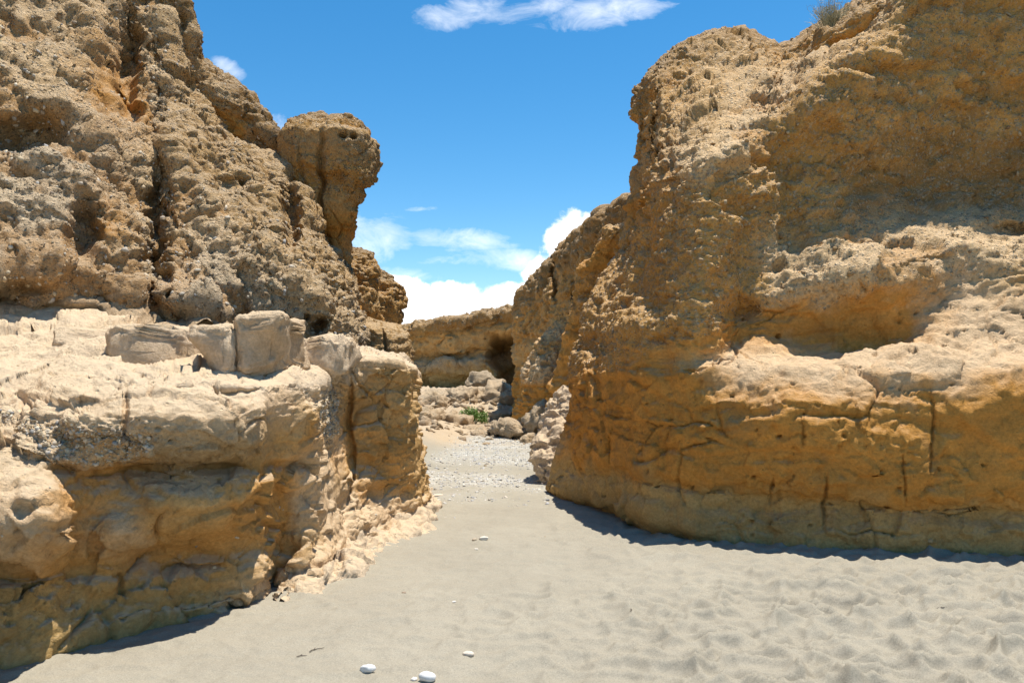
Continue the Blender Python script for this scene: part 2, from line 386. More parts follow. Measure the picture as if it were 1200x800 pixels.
# low stones, shared outlines
def ico(sub):
    bm = bmesh.new(); bmesh.ops.create_icosphere(bm, subdivisions=sub, radius=1)
    v = np.array([q.co[:] for q in bm.verts], np.float32); f = np.array([[q.index for q in g.verts] for g in bm.faces], np.int32); bm.free()
    return v, f
ICO = {k: ico(k) for k in (1, 2, 3, 4, 5, 6)}
def scatter(name, P, prob, N, count, size, mat, parent=None, cols=None, flat=.55, sub=1, sink=-.05, rng=None, tint_of=None):
    """many small stones set into the surface, joined"""
    rng = rng or np.random.default_rng(5)
    Pn = P.reshape(-1, 3); Nn = N.reshape(-1, 3)
    e1 = np.linalg.norm(np.gradient(P, axis=0), axis=-1); e2 = np.linalg.norm(np.gradient(P, axis=1), axis=-1)
    pr = np.clip((prob * e1 * e2).reshape(-1), 0, None)
    # density falls with distance: the far ones would not show
    pr /= pr.sum()
    idx = rng.choice(len(Pn), count, p=pr)
    v, f = ICO[sub]; nv = len(v)
    c = Pn[idx] ; nn = Nn[idx] + rng.normal(size=(count, 3)) * .35; nn /= np.linalg.norm(nn, axis=1)[:, None]
    t = np.cross(nn, rng.normal(size=(count, 3))); t /= np.linalg.norm(t, axis=1)[:, None]; b = np.cross(nn, t)
    s = size[0] + (size[1] - size[0]) * rng.random(count) ** 2.2
    j = 1 + rng.normal(size=(count, nv, 1)) * .16
    lv = v[None] * j
    sx = s * (.8 + .5 * rng.random(count)); sy = s * (.7 + .3 * rng.random(count)); sz = s * flat * (.7 + .5 * rng.random(count))
    V_ = c[:, None] + lv[..., :1] * t[:, None] * sx[:, None, None] + lv[..., 1:2] * b[:, None] * sy[:, None, None] + (lv[..., 2:3] * sz[:, None, None] + (s * sink)[:, None, None]) * nn[:, None]
    F_ = f[None] + (np.arange(count) * nv)[:, None, None]
    pal = PEB if cols is None else np.array(cols, np.float32)
    cc = pal[rng.integers(0, len(pal), count)] * (.75 + .5 * rng.random((count, 1)))
    me = raw_mesh(name, V_.reshape(-1, 3), F_.reshape(-1, 3), np.repeat(cc, nv, 0), smooth=False)
    o = link(name, me, mat, parent); o['kind'] = 'stuff'
    return o
def rock_mesh(name, size, col, sub=4, seed=0, e=.75, amp=.12, cuts=7, cg=.0, layers=0.0, colvar=.12, chips=1.0):
    """one angular, weathered stone centred on the origin, base at z=0"""
    rr = np.random.default_rng(seed); v, f = ICO[sub]; v = v.astype(np.float64)
    p = np.sign(v) * np.abs(v) ** e
    for k in range(cuts):
        n = rr.normal(size=3); n /= np.linalg.norm(n); c = .62 + .22 * rr.random()
        d = p @ n; p = p - np.maximum(d - c, 0)[:, None] * n * .9
    p = p * np.array(size) / 2
    nn = v * (1 / np.array(size)); nn /= np.linalg.norm(nn, axis=1)[:, None]
    S = min(size); q = (p + rr.random(3) * 50).astype(np.float32)
    p = p + nn * (fbm(q, 1.4 / S, 4, .55) * amp * S)[:, None]
    if layers: p = p + nn * (np.tanh(perlin(q * np.array([.3, .3, layers / S])) * 4) * .05 * S)[:, None] * np.array([1, 1, .2])
    p = p + nn * (fbm(q, 4.5 / S, 4, .6, ridge=True) * .022 * S)[:, None]
    p = p + nn * (fbm(q, 14 / S, 3, .6) * .014 * S)[:, None]
    for cs_, ca in ((.42 * S, .09), (.17 * S, .12)):
        F1, F2, ID, TI = worley(q / cs_ * np.array([1, 1, 1.5]) + .3 * perlin(q / cs_)[:, None], .95, 0.0, True)
        p = p - nn * (TI * cs_ * ca * 2 * chips)[:, None]
    p[:, 2] -= p[:, 2].min()
    t = np.array(col)[None] * (1 + colvar * fbm(q, 3 / S, 3))[:, None]
    return raw_mesh(name, p, f, np.clip(t, .02, .85))

# ------------------------------------------------------------------ materials
def rock_mat(name, scale=1.0, bump=.5, dust=.55, rough=.92, stains=.35, dustcol=(.69, .53, .345, 1)):
    m = bpy.data.materials.new(name); m.use_nodes = True; t = NT(m.node_tree)
    o = t.n('ShaderNodeOutputMaterial'); b = t.n('ShaderNodeBsdfPrincipled'); t.l(b.outputs[0], o.inputs[0])
    b.inputs['Roughness'].default_value = rough; b.inputs['Specular IOR Level'].default_value = .12
    at = t.n('ShaderNodeAttribute', attribute_name='tint'); ge = t.n('ShaderNodeNewGeometry')
    pos = ge.outputs['Position']
    n1 = t.noise(pos, 5 / scale, 6, .65, .3); n2 = t.noise(pos, 38 / scale, 5, .7); n3 = t.noise(pos, 160 / scale, 3, .6)
    c = t.mix(1.0, at.outputs['Color'], t.mix(n1, (.72, .70, .68, 1), (1.28, 1.29, 1.30, 1)), 'MULTIPLY')
    c = t.mix(1.0, c, t.mix(t.mapr(n2, .25, .75, 0, 1), (.74, .72, .70, 1), (1.24, 1.25, 1.26, 1)), 'MULTIPLY')
    cgv = at.outputs['Alpha']; hts = []
    for vs, am in ((26, .55), (55, .45)):
        v = t.n('ShaderNodeTexVoronoi'); v.inputs['Scale'].default_value = vs / scale; v.inputs['Randomness'].default_value = 1
        wn = t.n('ShaderNodeVectorMath', operation='MULTIPLY_ADD'); nn_ = t.n('ShaderNodeTexNoise'); t.l(pos, nn_.inputs['Vector']); nn_.inputs['Scale'].default_value = vs / scale * .8
        t.l(nn_.outputs['Color'], wn.inputs[0]); wn.inputs[1].default_value = (.018 * scale,) * 3; t.l(pos, wn.inputs[2]); t.l(wn.outputs[0], v.inputs['Vector'])
        sx_ = t.n('ShaderNodeSeparateXYZ'); t.l(v.outputs['Color'], sx_.inputs[0])
        on = t.m('MULTIPLY', t.mapr(sx_.outputs[0], .45, .55, 0, 1), t.mapr(cgv, .1, .5, 0, 1))
        inn = t.m('MULTIPLY', on, t.mapr(v.outputs['Distance'], .50, .34, 0, 1, True))
        pc = t.mix(sx_.outputs[1], (.22, .14, .07, 1), (.64, .53, .38, 1))
        c = t.mix(t.m('MULTIPLY', inn, am), c, pc)
        hts.append(t.m('MULTIPLY', t.m('MULTIPLY', on, t.mapr(v.outputs['Distance'], .55, .05, 0, 1, True)), 26 / vs * 1.6))
    # manganese and damp stains, dark grains also painted in as the shade of small pits
    st = t.m('MULTIPLY', t.mapr(t.noise(pos, 2.3 / scale, 7, .68, .6), .53, .70, 0, stains, True), 1.0)
    c = t.mix(st, c, (.30, .185, .085, 1))
    gr = t.mapr(n3, .66, .74, 0, .45); c = t.mix(gr, c, (.12, .09, .065, 1))
    # pale dust and wash lying on what faces up
    sp_ = t.n('ShaderNodeSeparateXYZ'); t.l(ge.outputs['Normal'], sp_.inputs[0])
    up = t.mapr(t.m('ADD', sp_.outputs[2], t.m('MULTIPLY', t.m('SUBTRACT', n1, .5), .7)), .34, .92, 0, dust, True)
    c = t.mix(up, c, dustcol)
    t.l(c, b.inputs['Base Color'])
    n5 = t.noise(pos, 13 / scale, 8, .72, .4)
    pv = t.n('ShaderNodeTexVoronoi'); pv.inputs['Scale'].default_value = 17 / scale; t.l(pos, pv.inputs['Vector'])
    ps = t.n('ShaderNodeSeparateXYZ'); t.l(pv.outputs['Color'], ps.inputs[0])
    pit = t.m('MULTIPLY', t.m('MULTIPLY', t.mapr(ps.outputs[0], .30, .24, 0, 1), t.mapr(pv.outputs['Distance'], .22, .10, 0, 1, True)), t.mapr(n1, .48, .58, 0, 1))
    hts.append(t.m('SUBTRACT', t.m('MULTIPLY', n5, 2.6), t.m('MULTIPLY', pit, 1.6)))
    bp = t.n('ShaderNodeBump'); bp.inputs['Strength'].default_value = min(1, bump * 1.4); bp.inputs['Distance'].default_value = .03 * scale
    t.l(t.m('ADD', t.m('ADD', t.m('MULTIPLY', n2, 1.0), t.m('MULTIPLY', n3, .35)), t.m('ADD', t.m('ADD', hts[0], hts[1]), hts[2])), bp.inputs['Height'])
    t.l(bp.outputs[0], b.inputs['Normal'])
    return m
def stone_mat(name, rough=.8, bump=.3):
    m = bpy.data.materials.new(name); m.use_nodes = True; t = NT(m.node_tree)
    o = t.n('ShaderNodeOutputMaterial'); b = t.n('ShaderNodeBsdfPrincipled'); t.l(b.outputs[0], o.inputs[0])
    b.inputs['Roughness'].default_value = rough; b.inputs['Specular IOR Level'].default_value = .25
    at = t.n('ShaderNodeAttribute', attribute_name='tint'); ge = t.n('ShaderNodeNewGeometry')
    n2 = t.noise(ge.outputs['Position'], 90, 5, .7)
    t.l(t.mix(1.0, at.outputs['Color'], t.mix(n2, (.7, .69, .68, 1), (1.3, 1.3, 1.3, 1)), 'MULTIPLY'), b.inputs['Base Color'])
    bp = t.n('ShaderNodeBump'); bp.inputs['Strength'].default_value = bump; bp.inputs['Distance'].default_value = .006
    t.l(n2, bp.inputs['Height']); t.l(bp.outputs[0], b.inputs['Normal'])
    return m
M_left = rock_mat('cream sandstone', stains=.25, dust=.75)
M_cong = rock_mat('conglomerate', stains=.28, dust=.50, bump=.8)
M_right = rock_mat('orange sandstone', stains=.4, dust=.28)
M_far = rock_mat('distant rock', scale=3, stains=.6, dust=.2)
M_bould = rock_mat('boulder rock', scale=2, stains=.4, dust=.55, bump=.8)
M_stone = stone_mat('river pebble')
M_white = stone_mat('white quartz', rough=.55)

exec_parts = []
# ================================================================== THE GROUND
def ground_z(x, y):
    r = sstep(y, 16.5, 22.5) * .10 + sstep(y, 22.5, 27) * .28 + sstep(y, 26, 36) * .2
    r = r + sstep(x, -0.9, -2.0) * sstep(y, 12.5, 16.5) * sstep(y, 24, 20) * .20          # cream bank on the left of the bend
    return r
def build_ground():
    nx = 540
    y = np.concatenate([2.6 * (14 / 2.6) ** np.linspace(0, 1, 380), 14 * (60 / 14) ** np.linspace(.01, 1, 110)])
    y = np.concatenate([-np.linspace(60, 1, 20) , [0, 1, 1.8], y, [90, 160, 400, 1500]])
    sx = np.linspace(-1, 1, nx)
    Y = y[:, None] * np.ones(nx)[None]
    half = np.maximum(np.abs(Y), 2.6) * .72
    X = sx[None] * half
    ex = np.array([1.3, 2.2, 6, 20, 60, 1000.])
    Lx = -half[:, :1] * ex[::-1][None]; Rx = half[:, :1] * ex[None]
    X = np.concatenate([Lx, X, Rx], 1); Y = np.concatenate([Y[:, :1].repeat(6, 1), Y, Y[:, :1].repeat(6, 1)], 1)
    p = np.stack([X, Y, np.zeros_like(X)], -1).astype(np.float32)
    Z = ground_z(X, Y)
    near = sstep(np.abs(Y), 26, 12)
    dune = .035 * fbm(p, .55, 3)
    # trampled sand: soft bowls with narrow crests between
    wq = p + .11 * np.stack([perlin(p * 3.1), perlin(p * 3.1 + 7), 0 * X], -1)
    F1, F2, ID = worley((wq * np.array([4.2, 6.6, 1]) + np.array([0, 0, .5])) , .8)
    F1b, _, _ = worley((wq * np.array([7.0, 10.5, 1]) + np.array([4, 9, .5])), .8)
    amt = .22 + .78 * sstep(perlin(p * .35 + 3) + .18 * X - .12 * (Y - 5), -.35, .6)
    bowl = (F1 ** 1.8) * .025 + (F1b ** 1.9) * .020
    rip = .006 * fbm(p * np.array([1, 1.9, 1]), 6.5, 3, .55, ridge=True)
    Z = Z + near * (dune + amt * bowl * 4.2 + rip * 1.3 * (.5 + .5 * amt)) + .0025 * fbm(p, 30, 2) * sstep(np.abs(Y), 9, 4)
    # gravel bed
    gx = -.15 + (Y - 10) * .02
    gm = sstep(Y + .35 * perlin(p * .9), 9.6, 11.0) * sstep(Y, 18.5, 17.3) * sstep(np.abs(X - gx - .1 * (Y - 12)), 1.75, 1.1)
    gm = gm * (.45 + .55 * sstep(perlin(p * 1.9) + .5 * perlin(p * 6), -.35, .35))
    gm = np.maximum(gm, .35 * sstep(Y, 8.2, 10) * sstep(Y, 18.5, 17.3) * sstep(np.abs(X - gx + .3), 1.2, .3) * sstep(perlin(p * 1.4 + 8), -.3, .4))
    gm *= 1 - .85 * sstep(Y + .5 * (X) + .3 * perlin(p * 1.3), 11.4, 11.9) * sstep(Y + .5 * X + .3 * perlin(p * 1.3 + 4), 13.0, 12.5)
    bank = sstep(Y, 14.6, 16.2) * (1 - gm)
    c_s = np.array([.312, .278, .212]); c_g = np.array([.42, .40, .345]); c_b = np.array([.43, .33, .215])
    T = c_s * (1 + .05 * fbm(p, 1.1, 3))[..., None]
    T = T * (1 - bank[..., None]) + c_b * bank[..., None]
    T = T * (1 - gm[..., None] * .8) + c_g * gm[..., None] * .8
    Z = Z + sstep(Y, 21, 24) * sstep(Y, 34, 30) * .22 * fbm(p, .8, 6, .6, ridge=True) + bank * near * .06 * fbm(p, 1.3, 5, .6, ridge=True) 
    P = np.stack([X, Y, Z], -1); n_, m_ = X.shape
    m = bpy.data.materials.new('dry river sand'); m.use_nodes = True; t = NT(m.node_tree)
    o = t.n('ShaderNodeOutputMaterial'); b = t.n('ShaderNodeBsdfPrincipled'); t.l(b.outputs[0], o.inputs[0])
    b.inputs['Roughness'].default_value = .95; b.inputs['Specular IOR Level'].default_value = .1
    at = t.n('ShaderNodeAttribute', attribute_name='tint'); ge = t.n('ShaderNodeNewGeometry'); pos = ge.outputs['Position']
    n1 = t.noise(pos, 2.2, 5, .6); n2 = t.noise(pos, 130, 4, .7); n3 = t.noise(pos, 420, 2, .6); n4 = t.noise(pos, 26, 4, .6)
    c = t.mix(1.0, at.outputs['Color'], t.mix(n1, (.88, .87, .86, 1), (1.12, 1.13, 1.14, 1)), 'MULTIPLY')
    c = t.mix(1.0, c, t.mix(t.mapr(n2, .3, .7, 0, 1), (.76, .76, .76, 1), (1.2, 1.2, 1.2, 1)), 'MULTIPLY')
    c = t.mix(t.mapr(n3, .66, .72, 0, .55), c, (.10, .085, .07, 1))
    t.l(c, b.inputs['Base Color'])
    bp = t.n('ShaderNodeBump'); bp.inputs['Strength'].default_value = .45; bp.inputs['Distance'].default_value = .006
    t.l(t.m('ADD', n2, t.m('MULTIPLY', n4, 1.5)), bp.inputs['Height']); t.l(bp.outputs[0], b.inputs['Normal'])
    me = raw_mesh('sandy_ground', P.reshape(-1, 3), grid_faces(n_, m_), T.reshape(-1, 3))
    g = link('sandy_ground', me, m); tag(g, kind='structure')
    N = grid_normals(P)
    sl = slice(20, n_ - 4)
    sub, subN, subg = P[sl, 6:-6], N[sl, 6:-6], gm[sl, 6:-6]
    scatter('gravel', sub, subg + .02 * bank[sl, 6:-6] * (sub[..., 1] < 24), subN, 9000, (.009, .034), M_stone, cols=[(.5, .48, .43), (.44, .43, .41), (.55, .52, .46), (.38, .37, .36), (.48, .42, .34)], flat=.45, sink=-.1, rng=np.random.default_rng(2))
    return P, N
GP, GN = build_ground()
for o_ in COL.objects:
    if o_.name == 'gravel': tag(o_, 'pale grey gravel spread across the wash at the canyon bend', 'gravel')
def gz(x, y):
    k = np.argmin((GP[..., 0] - x) ** 2 + (GP[..., 1] - y) ** 2); return float(GP.reshape(-1, 3)[k, 2])

# ================================================================== LEFT: lower rock ledge
def foot(px, d, c): x = (px - 600) / FPX * d; return ('X', x, d, 0.0, c)
def flat(px, top, d, dd, c): q = W(px, top, d); return ('X', q[0] * (d + dd) / d, d + dd, q[2] - .02 * dd, c)
def under(px, d, c): x = (px - 600) / FPX * d; return ('X', x, d + .05, -.5, c)
L1 = [
 # off to the left of the photograph, coming forward past the viewer
 [('X', -3.7, 1.0, -.5, 'd'), ('X', -3.7, 1.0, 0, 'd'), ('X', -3.75, 1.0, .35, 'd'), ('X', -3.72, 1.0, .6, 'u'), ('X', -3.6, 1.0, .8, 'w'), ('X', -3.7, 1.0, 1.0, 'p'), ('X', -3.65, 1.0, 1.15, 'p'), ('X', -3.9, 1.1, 1.35, 'w'), ('X', -4.2, 1.2, 1.5, 'w'), ('X', -4.6, 1.3, 1.7, 'w'), ('X', -5.2, 1.5, 2.0, 'w'), ('X', -6.2, 1.7, 2.4, 'w')],
 [('X', -3.1, 2.9, -.5, 'd'), ('X', -3.1, 2.9, 0, 'd'), ('X', -3.15, 2.9, .35, 'd'), ('X', -3.12, 2.9, .6, 'u'), ('X', -3.0, 2.85, .8, 'w'), ('X', -3.1, 2.9, 1.0, 'p'), ('X', -3.1, 2.9, 1.15, 'p'), ('X', -3.3, 3.1, 1.35, 'w'), ('X', -3.6, 3.3, 1.5, 'w'), ('X', -4.0, 3.6, 1.7, 'w'), ('X', -4.6, 4.0, 1.95, 'w'), ('X', -5.4, 4.5, 2.3, 'w')],
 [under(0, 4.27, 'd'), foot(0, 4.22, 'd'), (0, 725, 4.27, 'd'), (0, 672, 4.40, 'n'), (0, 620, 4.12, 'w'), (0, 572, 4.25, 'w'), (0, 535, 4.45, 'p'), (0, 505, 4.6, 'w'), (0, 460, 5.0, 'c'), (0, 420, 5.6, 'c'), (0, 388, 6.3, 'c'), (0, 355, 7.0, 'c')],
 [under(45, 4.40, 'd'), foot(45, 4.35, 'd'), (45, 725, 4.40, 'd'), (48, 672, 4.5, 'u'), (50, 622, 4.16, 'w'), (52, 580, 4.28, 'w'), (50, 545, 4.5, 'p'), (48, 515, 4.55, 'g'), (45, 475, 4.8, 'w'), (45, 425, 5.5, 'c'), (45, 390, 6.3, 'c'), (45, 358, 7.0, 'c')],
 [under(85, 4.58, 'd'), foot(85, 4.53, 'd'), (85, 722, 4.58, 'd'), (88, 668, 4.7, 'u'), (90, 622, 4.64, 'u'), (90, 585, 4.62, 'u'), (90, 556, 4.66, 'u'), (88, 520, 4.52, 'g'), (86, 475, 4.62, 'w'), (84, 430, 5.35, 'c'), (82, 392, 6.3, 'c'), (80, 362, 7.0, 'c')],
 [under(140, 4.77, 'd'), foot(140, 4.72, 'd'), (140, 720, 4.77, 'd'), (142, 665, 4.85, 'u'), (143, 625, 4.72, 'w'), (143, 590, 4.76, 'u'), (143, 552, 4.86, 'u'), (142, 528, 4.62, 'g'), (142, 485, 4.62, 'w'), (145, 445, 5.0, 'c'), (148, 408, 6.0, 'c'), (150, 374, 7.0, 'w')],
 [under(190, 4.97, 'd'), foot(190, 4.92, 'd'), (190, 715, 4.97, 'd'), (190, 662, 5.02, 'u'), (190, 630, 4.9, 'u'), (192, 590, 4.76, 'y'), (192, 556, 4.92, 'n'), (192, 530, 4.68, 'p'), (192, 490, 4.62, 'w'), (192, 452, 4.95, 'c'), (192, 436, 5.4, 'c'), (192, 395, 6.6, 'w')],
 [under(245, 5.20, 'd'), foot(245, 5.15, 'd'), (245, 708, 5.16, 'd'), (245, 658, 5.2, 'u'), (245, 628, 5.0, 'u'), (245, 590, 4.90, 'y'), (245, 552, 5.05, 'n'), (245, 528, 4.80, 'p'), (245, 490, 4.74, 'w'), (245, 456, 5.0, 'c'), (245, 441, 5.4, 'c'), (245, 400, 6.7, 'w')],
 [under(300, 5.55, 'w'), foot(300, 5.45, 'w'), (300, 690, 5.4, 'w'), (302, 650, 5.42, 'y'), (303, 610, 5.32, 'u'), (303, 575, 5.22, 'u'), (303, 545, 5.3, 'n'), (303, 520, 5.08, 'p'), (302, 485, 5.02, 'w'), (300, 456, 5.2, 'c'), (298, 442, 5.6, 'c'), (297, 402, 6.8, 'w')],
 [under(322, 5.95, 'u'), foot(322, 5.9, 'u'), (323, 680, 5.85, 'u'), (325, 645, 5.9, 'u'), (326, 610, 5.85, 'u'), (326, 575, 5.7, 'u'), (326, 545, 5.6, 'u'), (326, 515, 5.5, 'y'), (326, 485, 5.35, 'w'), (325, 458, 5.45, 'w'), (324, 443, 5.8, 'c'), (322, 404, 6.9, 'w')],
 [under(345, 5.8, 'w'), foot(345, 5.72, 'w'), (348, 668, 5.78, 'w'), (352, 635, 5.86, 'y'), (354, 600, 5.92, 'w'), (355, 565, 5.9, 'w'), (355, 540, 5.9, 'w'), (355, 512, 5.85, 'u'), (355, 485, 5.75, 'y'), (353, 458, 5.85, 'c'), (352, 443, 6.15, 'c'), (350, 408, 7.1, 'w')],
 [under(385, 6.3, 'w'), foot(385, 6.2, 'w'), (388, 655, 6.25, 'w'), (390, 625, 6.4, 'w'), (388, 590, 6.5, 'w'), (385, 560, 6.55, 'w'), (382, 530, 6.6, 'w'), (380, 500, 6.65, 'g'), (380, 472, 6.7, 'g'), (382, 448, 6.75, 'c'), (384, 430, 6.95, 'c'), (386, 408, 7.6, 'w')],
 [under(414, 6.8, 'w'), foot(414, 6.7, 'w'), (416, 642, 6.8, 'w'), (415, 615, 7.0, 'w'), (412, 585, 7.15, 'w'), (408, 560, 7.25, 'y'), (405, 530, 7.35, 'u'), (403, 500, 7.38, 'u'), (402, 465, 7.35, 'y'), (404, 432, 7.25, 'c'), (408, 414, 7.45, 'c'), (412, 404, 8.1, 'c')],
 [under(445, 7.4, 'w'), foot(445, 7.3, 'w'), (446, 612, 7.42, 'w'), (446, 590, 7.5, 'w'), (445, 570, 7.62, 'u'), (444, 545, 7.66, 'u'), (443, 520, 7.62, 'n'), (442, 490, 7.6, 'y'), (441, 460, 7.55, 'y'), (441, 432, 7.5, 'y'), (442, 418, 7.7, 'c'), (444, 408, 8.5, 'c')],
 [under(478, 8.0, 'w'), foot(478, 7.95, 'w'), (478, 600, 8.0, 'w'), (478, 580, 7.98, 'y'), (478, 560, 7.95, 'u'), (477, 540, 7.9, 'u'), (475, 518, 7.86, 'n'), (473, 490, 7.78, 'y'), (472, 460, 7.72, 'y'), (473, 436, 7.72, 'y'), (472, 424, 7.95, 'c'), (468, 416, 8.7, 'c')],
 [under(500, 8.5, 'w'), foot(500, 8.4, 'w'), (499, 600, 8.35, 'w'), (497, 582, 8.32, 'y'), (494, 560, 8.25, 'y'), (491, 540, 8.2, 'y'), (488, 518, 8.1, 'n'), (483, 490, 8.0, 'y'), (482, 462, 7.95, 'y'), (486, 440, 7.95, 'y'), (483, 430, 8.2, 'c'), (472, 422, 8.9, 'c')],
 [under(500, 9.3, 'w'), foot(500, 9.2, 'w'), (499, 585, 9.1, 'w'), (497, 570, 9.0, 'y'), (494, 550, 8.9, 'y'), (491, 530, 8.9, 'y'), (487, 510, 8.8, 'n'), (482, 485, 8.7, 'y'), (481, 462, 8.6, 'y'), (484, 445, 8.6, 'y'), (481, 436, 8.8, 'c'), (466, 426, 9.2, 'c')],
 [('X', -1.5, 10.4, -.5, 'w'), ('X', -1.5, 10.4, 0, 'w'), ('X', -1.55, 10.4, .3, 'w'), ('X', -1.55, 10.3, .5, 'w'), ('X', -1.5, 10.3, .7, 'y'), ('X', -1.5, 10.3, .85, 'y'), ('X', -1.5, 10.2, 1.0, 'n'), ('X', -1.5, 10.2, 1.2, 'y'), ('X', -1.5, 10.2, 1.4, 'y'), ('X', -1.55, 10.2, 1.55, 'y'), ('X', -1.7, 10.2, 1.65, 'c'), ('X', -2.0, 10.2, 1.7, 'c')],
 [('X', -2.6, 12, -.5, 'w'), ('X', -2.6, 12, 0, 'w'), ('X', -2.6, 12, .3, 'w'), ('X', -2.6, 12, .5, 'w'), ('X', -2.6, 12, .7, 'y'), ('X', -2.6, 12, .85, 'y'), ('X', -2.6, 12, 1.0, 'n'), ('X', -2.6, 12, 1.2, 'y'), ('X', -2.6, 12, 1.4, 'y'), ('X', -2.6, 12, 1.55, 'y'), ('X', -2.7, 12, 1.65, 'c'), ('X', -2.8, 12, 1.7, 'c')],
]
ledge = tag(empty('rock_ledge', (-2.4, 5.2, 0)), 'low rounded cream and orange sandstone ledge at the foot of the left canyon wall', 'rock ledge')
def under_root(o, root):          # keep world placement under a root that is not at the origin
    o.parent = root; o.matrix_parent_inverse = Matrix.Translation(-root.location)
    return o
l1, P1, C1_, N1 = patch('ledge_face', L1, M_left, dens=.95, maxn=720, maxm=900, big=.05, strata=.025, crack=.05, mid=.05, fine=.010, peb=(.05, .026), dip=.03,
    dents=[(410, 520, 3.5, 90, .10), (200, 655, 60, 14, .12), (30, 598, 12, 12, .04), (60, 645, 14, 8, .04), (15, 635, 12, 9, .04), (170, 551, 30, 7, .10), (250, 549, 40, 7, .12), (340, 545, 30, 6, .08), (75, 550, 14, 6, .08),
           (145, 490, 4, 40, .08), (270, 640, 60, 16, .09), (430, 560, 16, 12, -.05), (95, 475, 26, 10, .07)], holes=.03)
under_root(l1, ledge)
# blocks lying on the ledge: each can be picked out
def block(px, py, d, wpx, hpx, dep, col, seed, rz=0, ry=0, **kw):
    """a stone whose base centre stands at (px,py,d), sized from its width and height in the view"""
    s = d / FPX
    me = rock_mesh('rock', (wpx * s, dep, hpx * s), col, seed=seed, **kw)
    x, y, z = W(px, py, d); return me, (x, y, z)
CR, OR, YE = (.64, .49, .33), (.42, .28, .14), (.60, .44, .28)
for i, (px, py, d, wp, hp, dep, col, seed, rz, ry) in enumerate([
        (203, 446, 6.15, 112, 58, 1.0, CR, 3, .12, .06), (274, 450, 5.95, 50, 62, .8, CR, 8, -.08, .0), (320, 452, 6.0, 60, 67, .8, YE, 12, .06, .0),
        (378, 446, 7.0, 76, 44, .8, CR, 15, .0, -.03), (120, 416, 6.4, 80, 26, .8, CR, 23, .2, .06)]):
    me, loc = block(px, py, d, wp, hp, dep, col, seed, sub=5, e=.30, amp=.12, cuts=2)
    b_ = link('block', me, M_left); b_.location = loc; b_.rotation_euler = (0, ry, rz); under_root(b_, ledge)
sc1 = scatter('pebbles', P1, (C1_ > .5) * 1.0 + .001, N1, 2500, (.006, .020), M_stone, rng=np.random.default_rng(8)); under_root(sc1, ledge)

# talus of crumbled cream rock along the foot of the ledge
TL = []
for (ox, oy, ux, uy) in [(326, 708, 325, 700), (340, 698, 340, 688), (367, 695, 360, 670), (404, 682, 386, 658), (431, 664, 404, 632), (454, 648, 425, 628), (478, 637, 448, 618), (498, 624, 466, 606), (509, 609, 492, 584), (505, 590, 498, 570)]:
    d0 = gd(oy); d1 = d0 + .28
    a = W(ox, oy, d0)
    TL.append([('X', a[0] + .05, d0 - .12, -.12, 'c'), ('X', a[0], d0, .0, 'c'), (ox * .6 + ux * .4, oy * .7 + uy * .3 - 3, d0 + .05, 'c'), (ox * .3 + ux * .7, oy * .3 + uy * .7, d0 + .18, 'c'), (ux, uy, d0 + .34, 'c'), (ux - 8, uy - 4, d0 + .7, 'c')])
tal, Pt, Ct, Nt = patch('talus', TL, M_left, dens=1.2, big=.03, strata=.02, crack=.05, mid=.10, fine=.02, crack_sc=2.5, peb=(.05,))
tag(tal, 'crumbled pale cream rubble heaped along the right foot of the left ledge', 'talus')

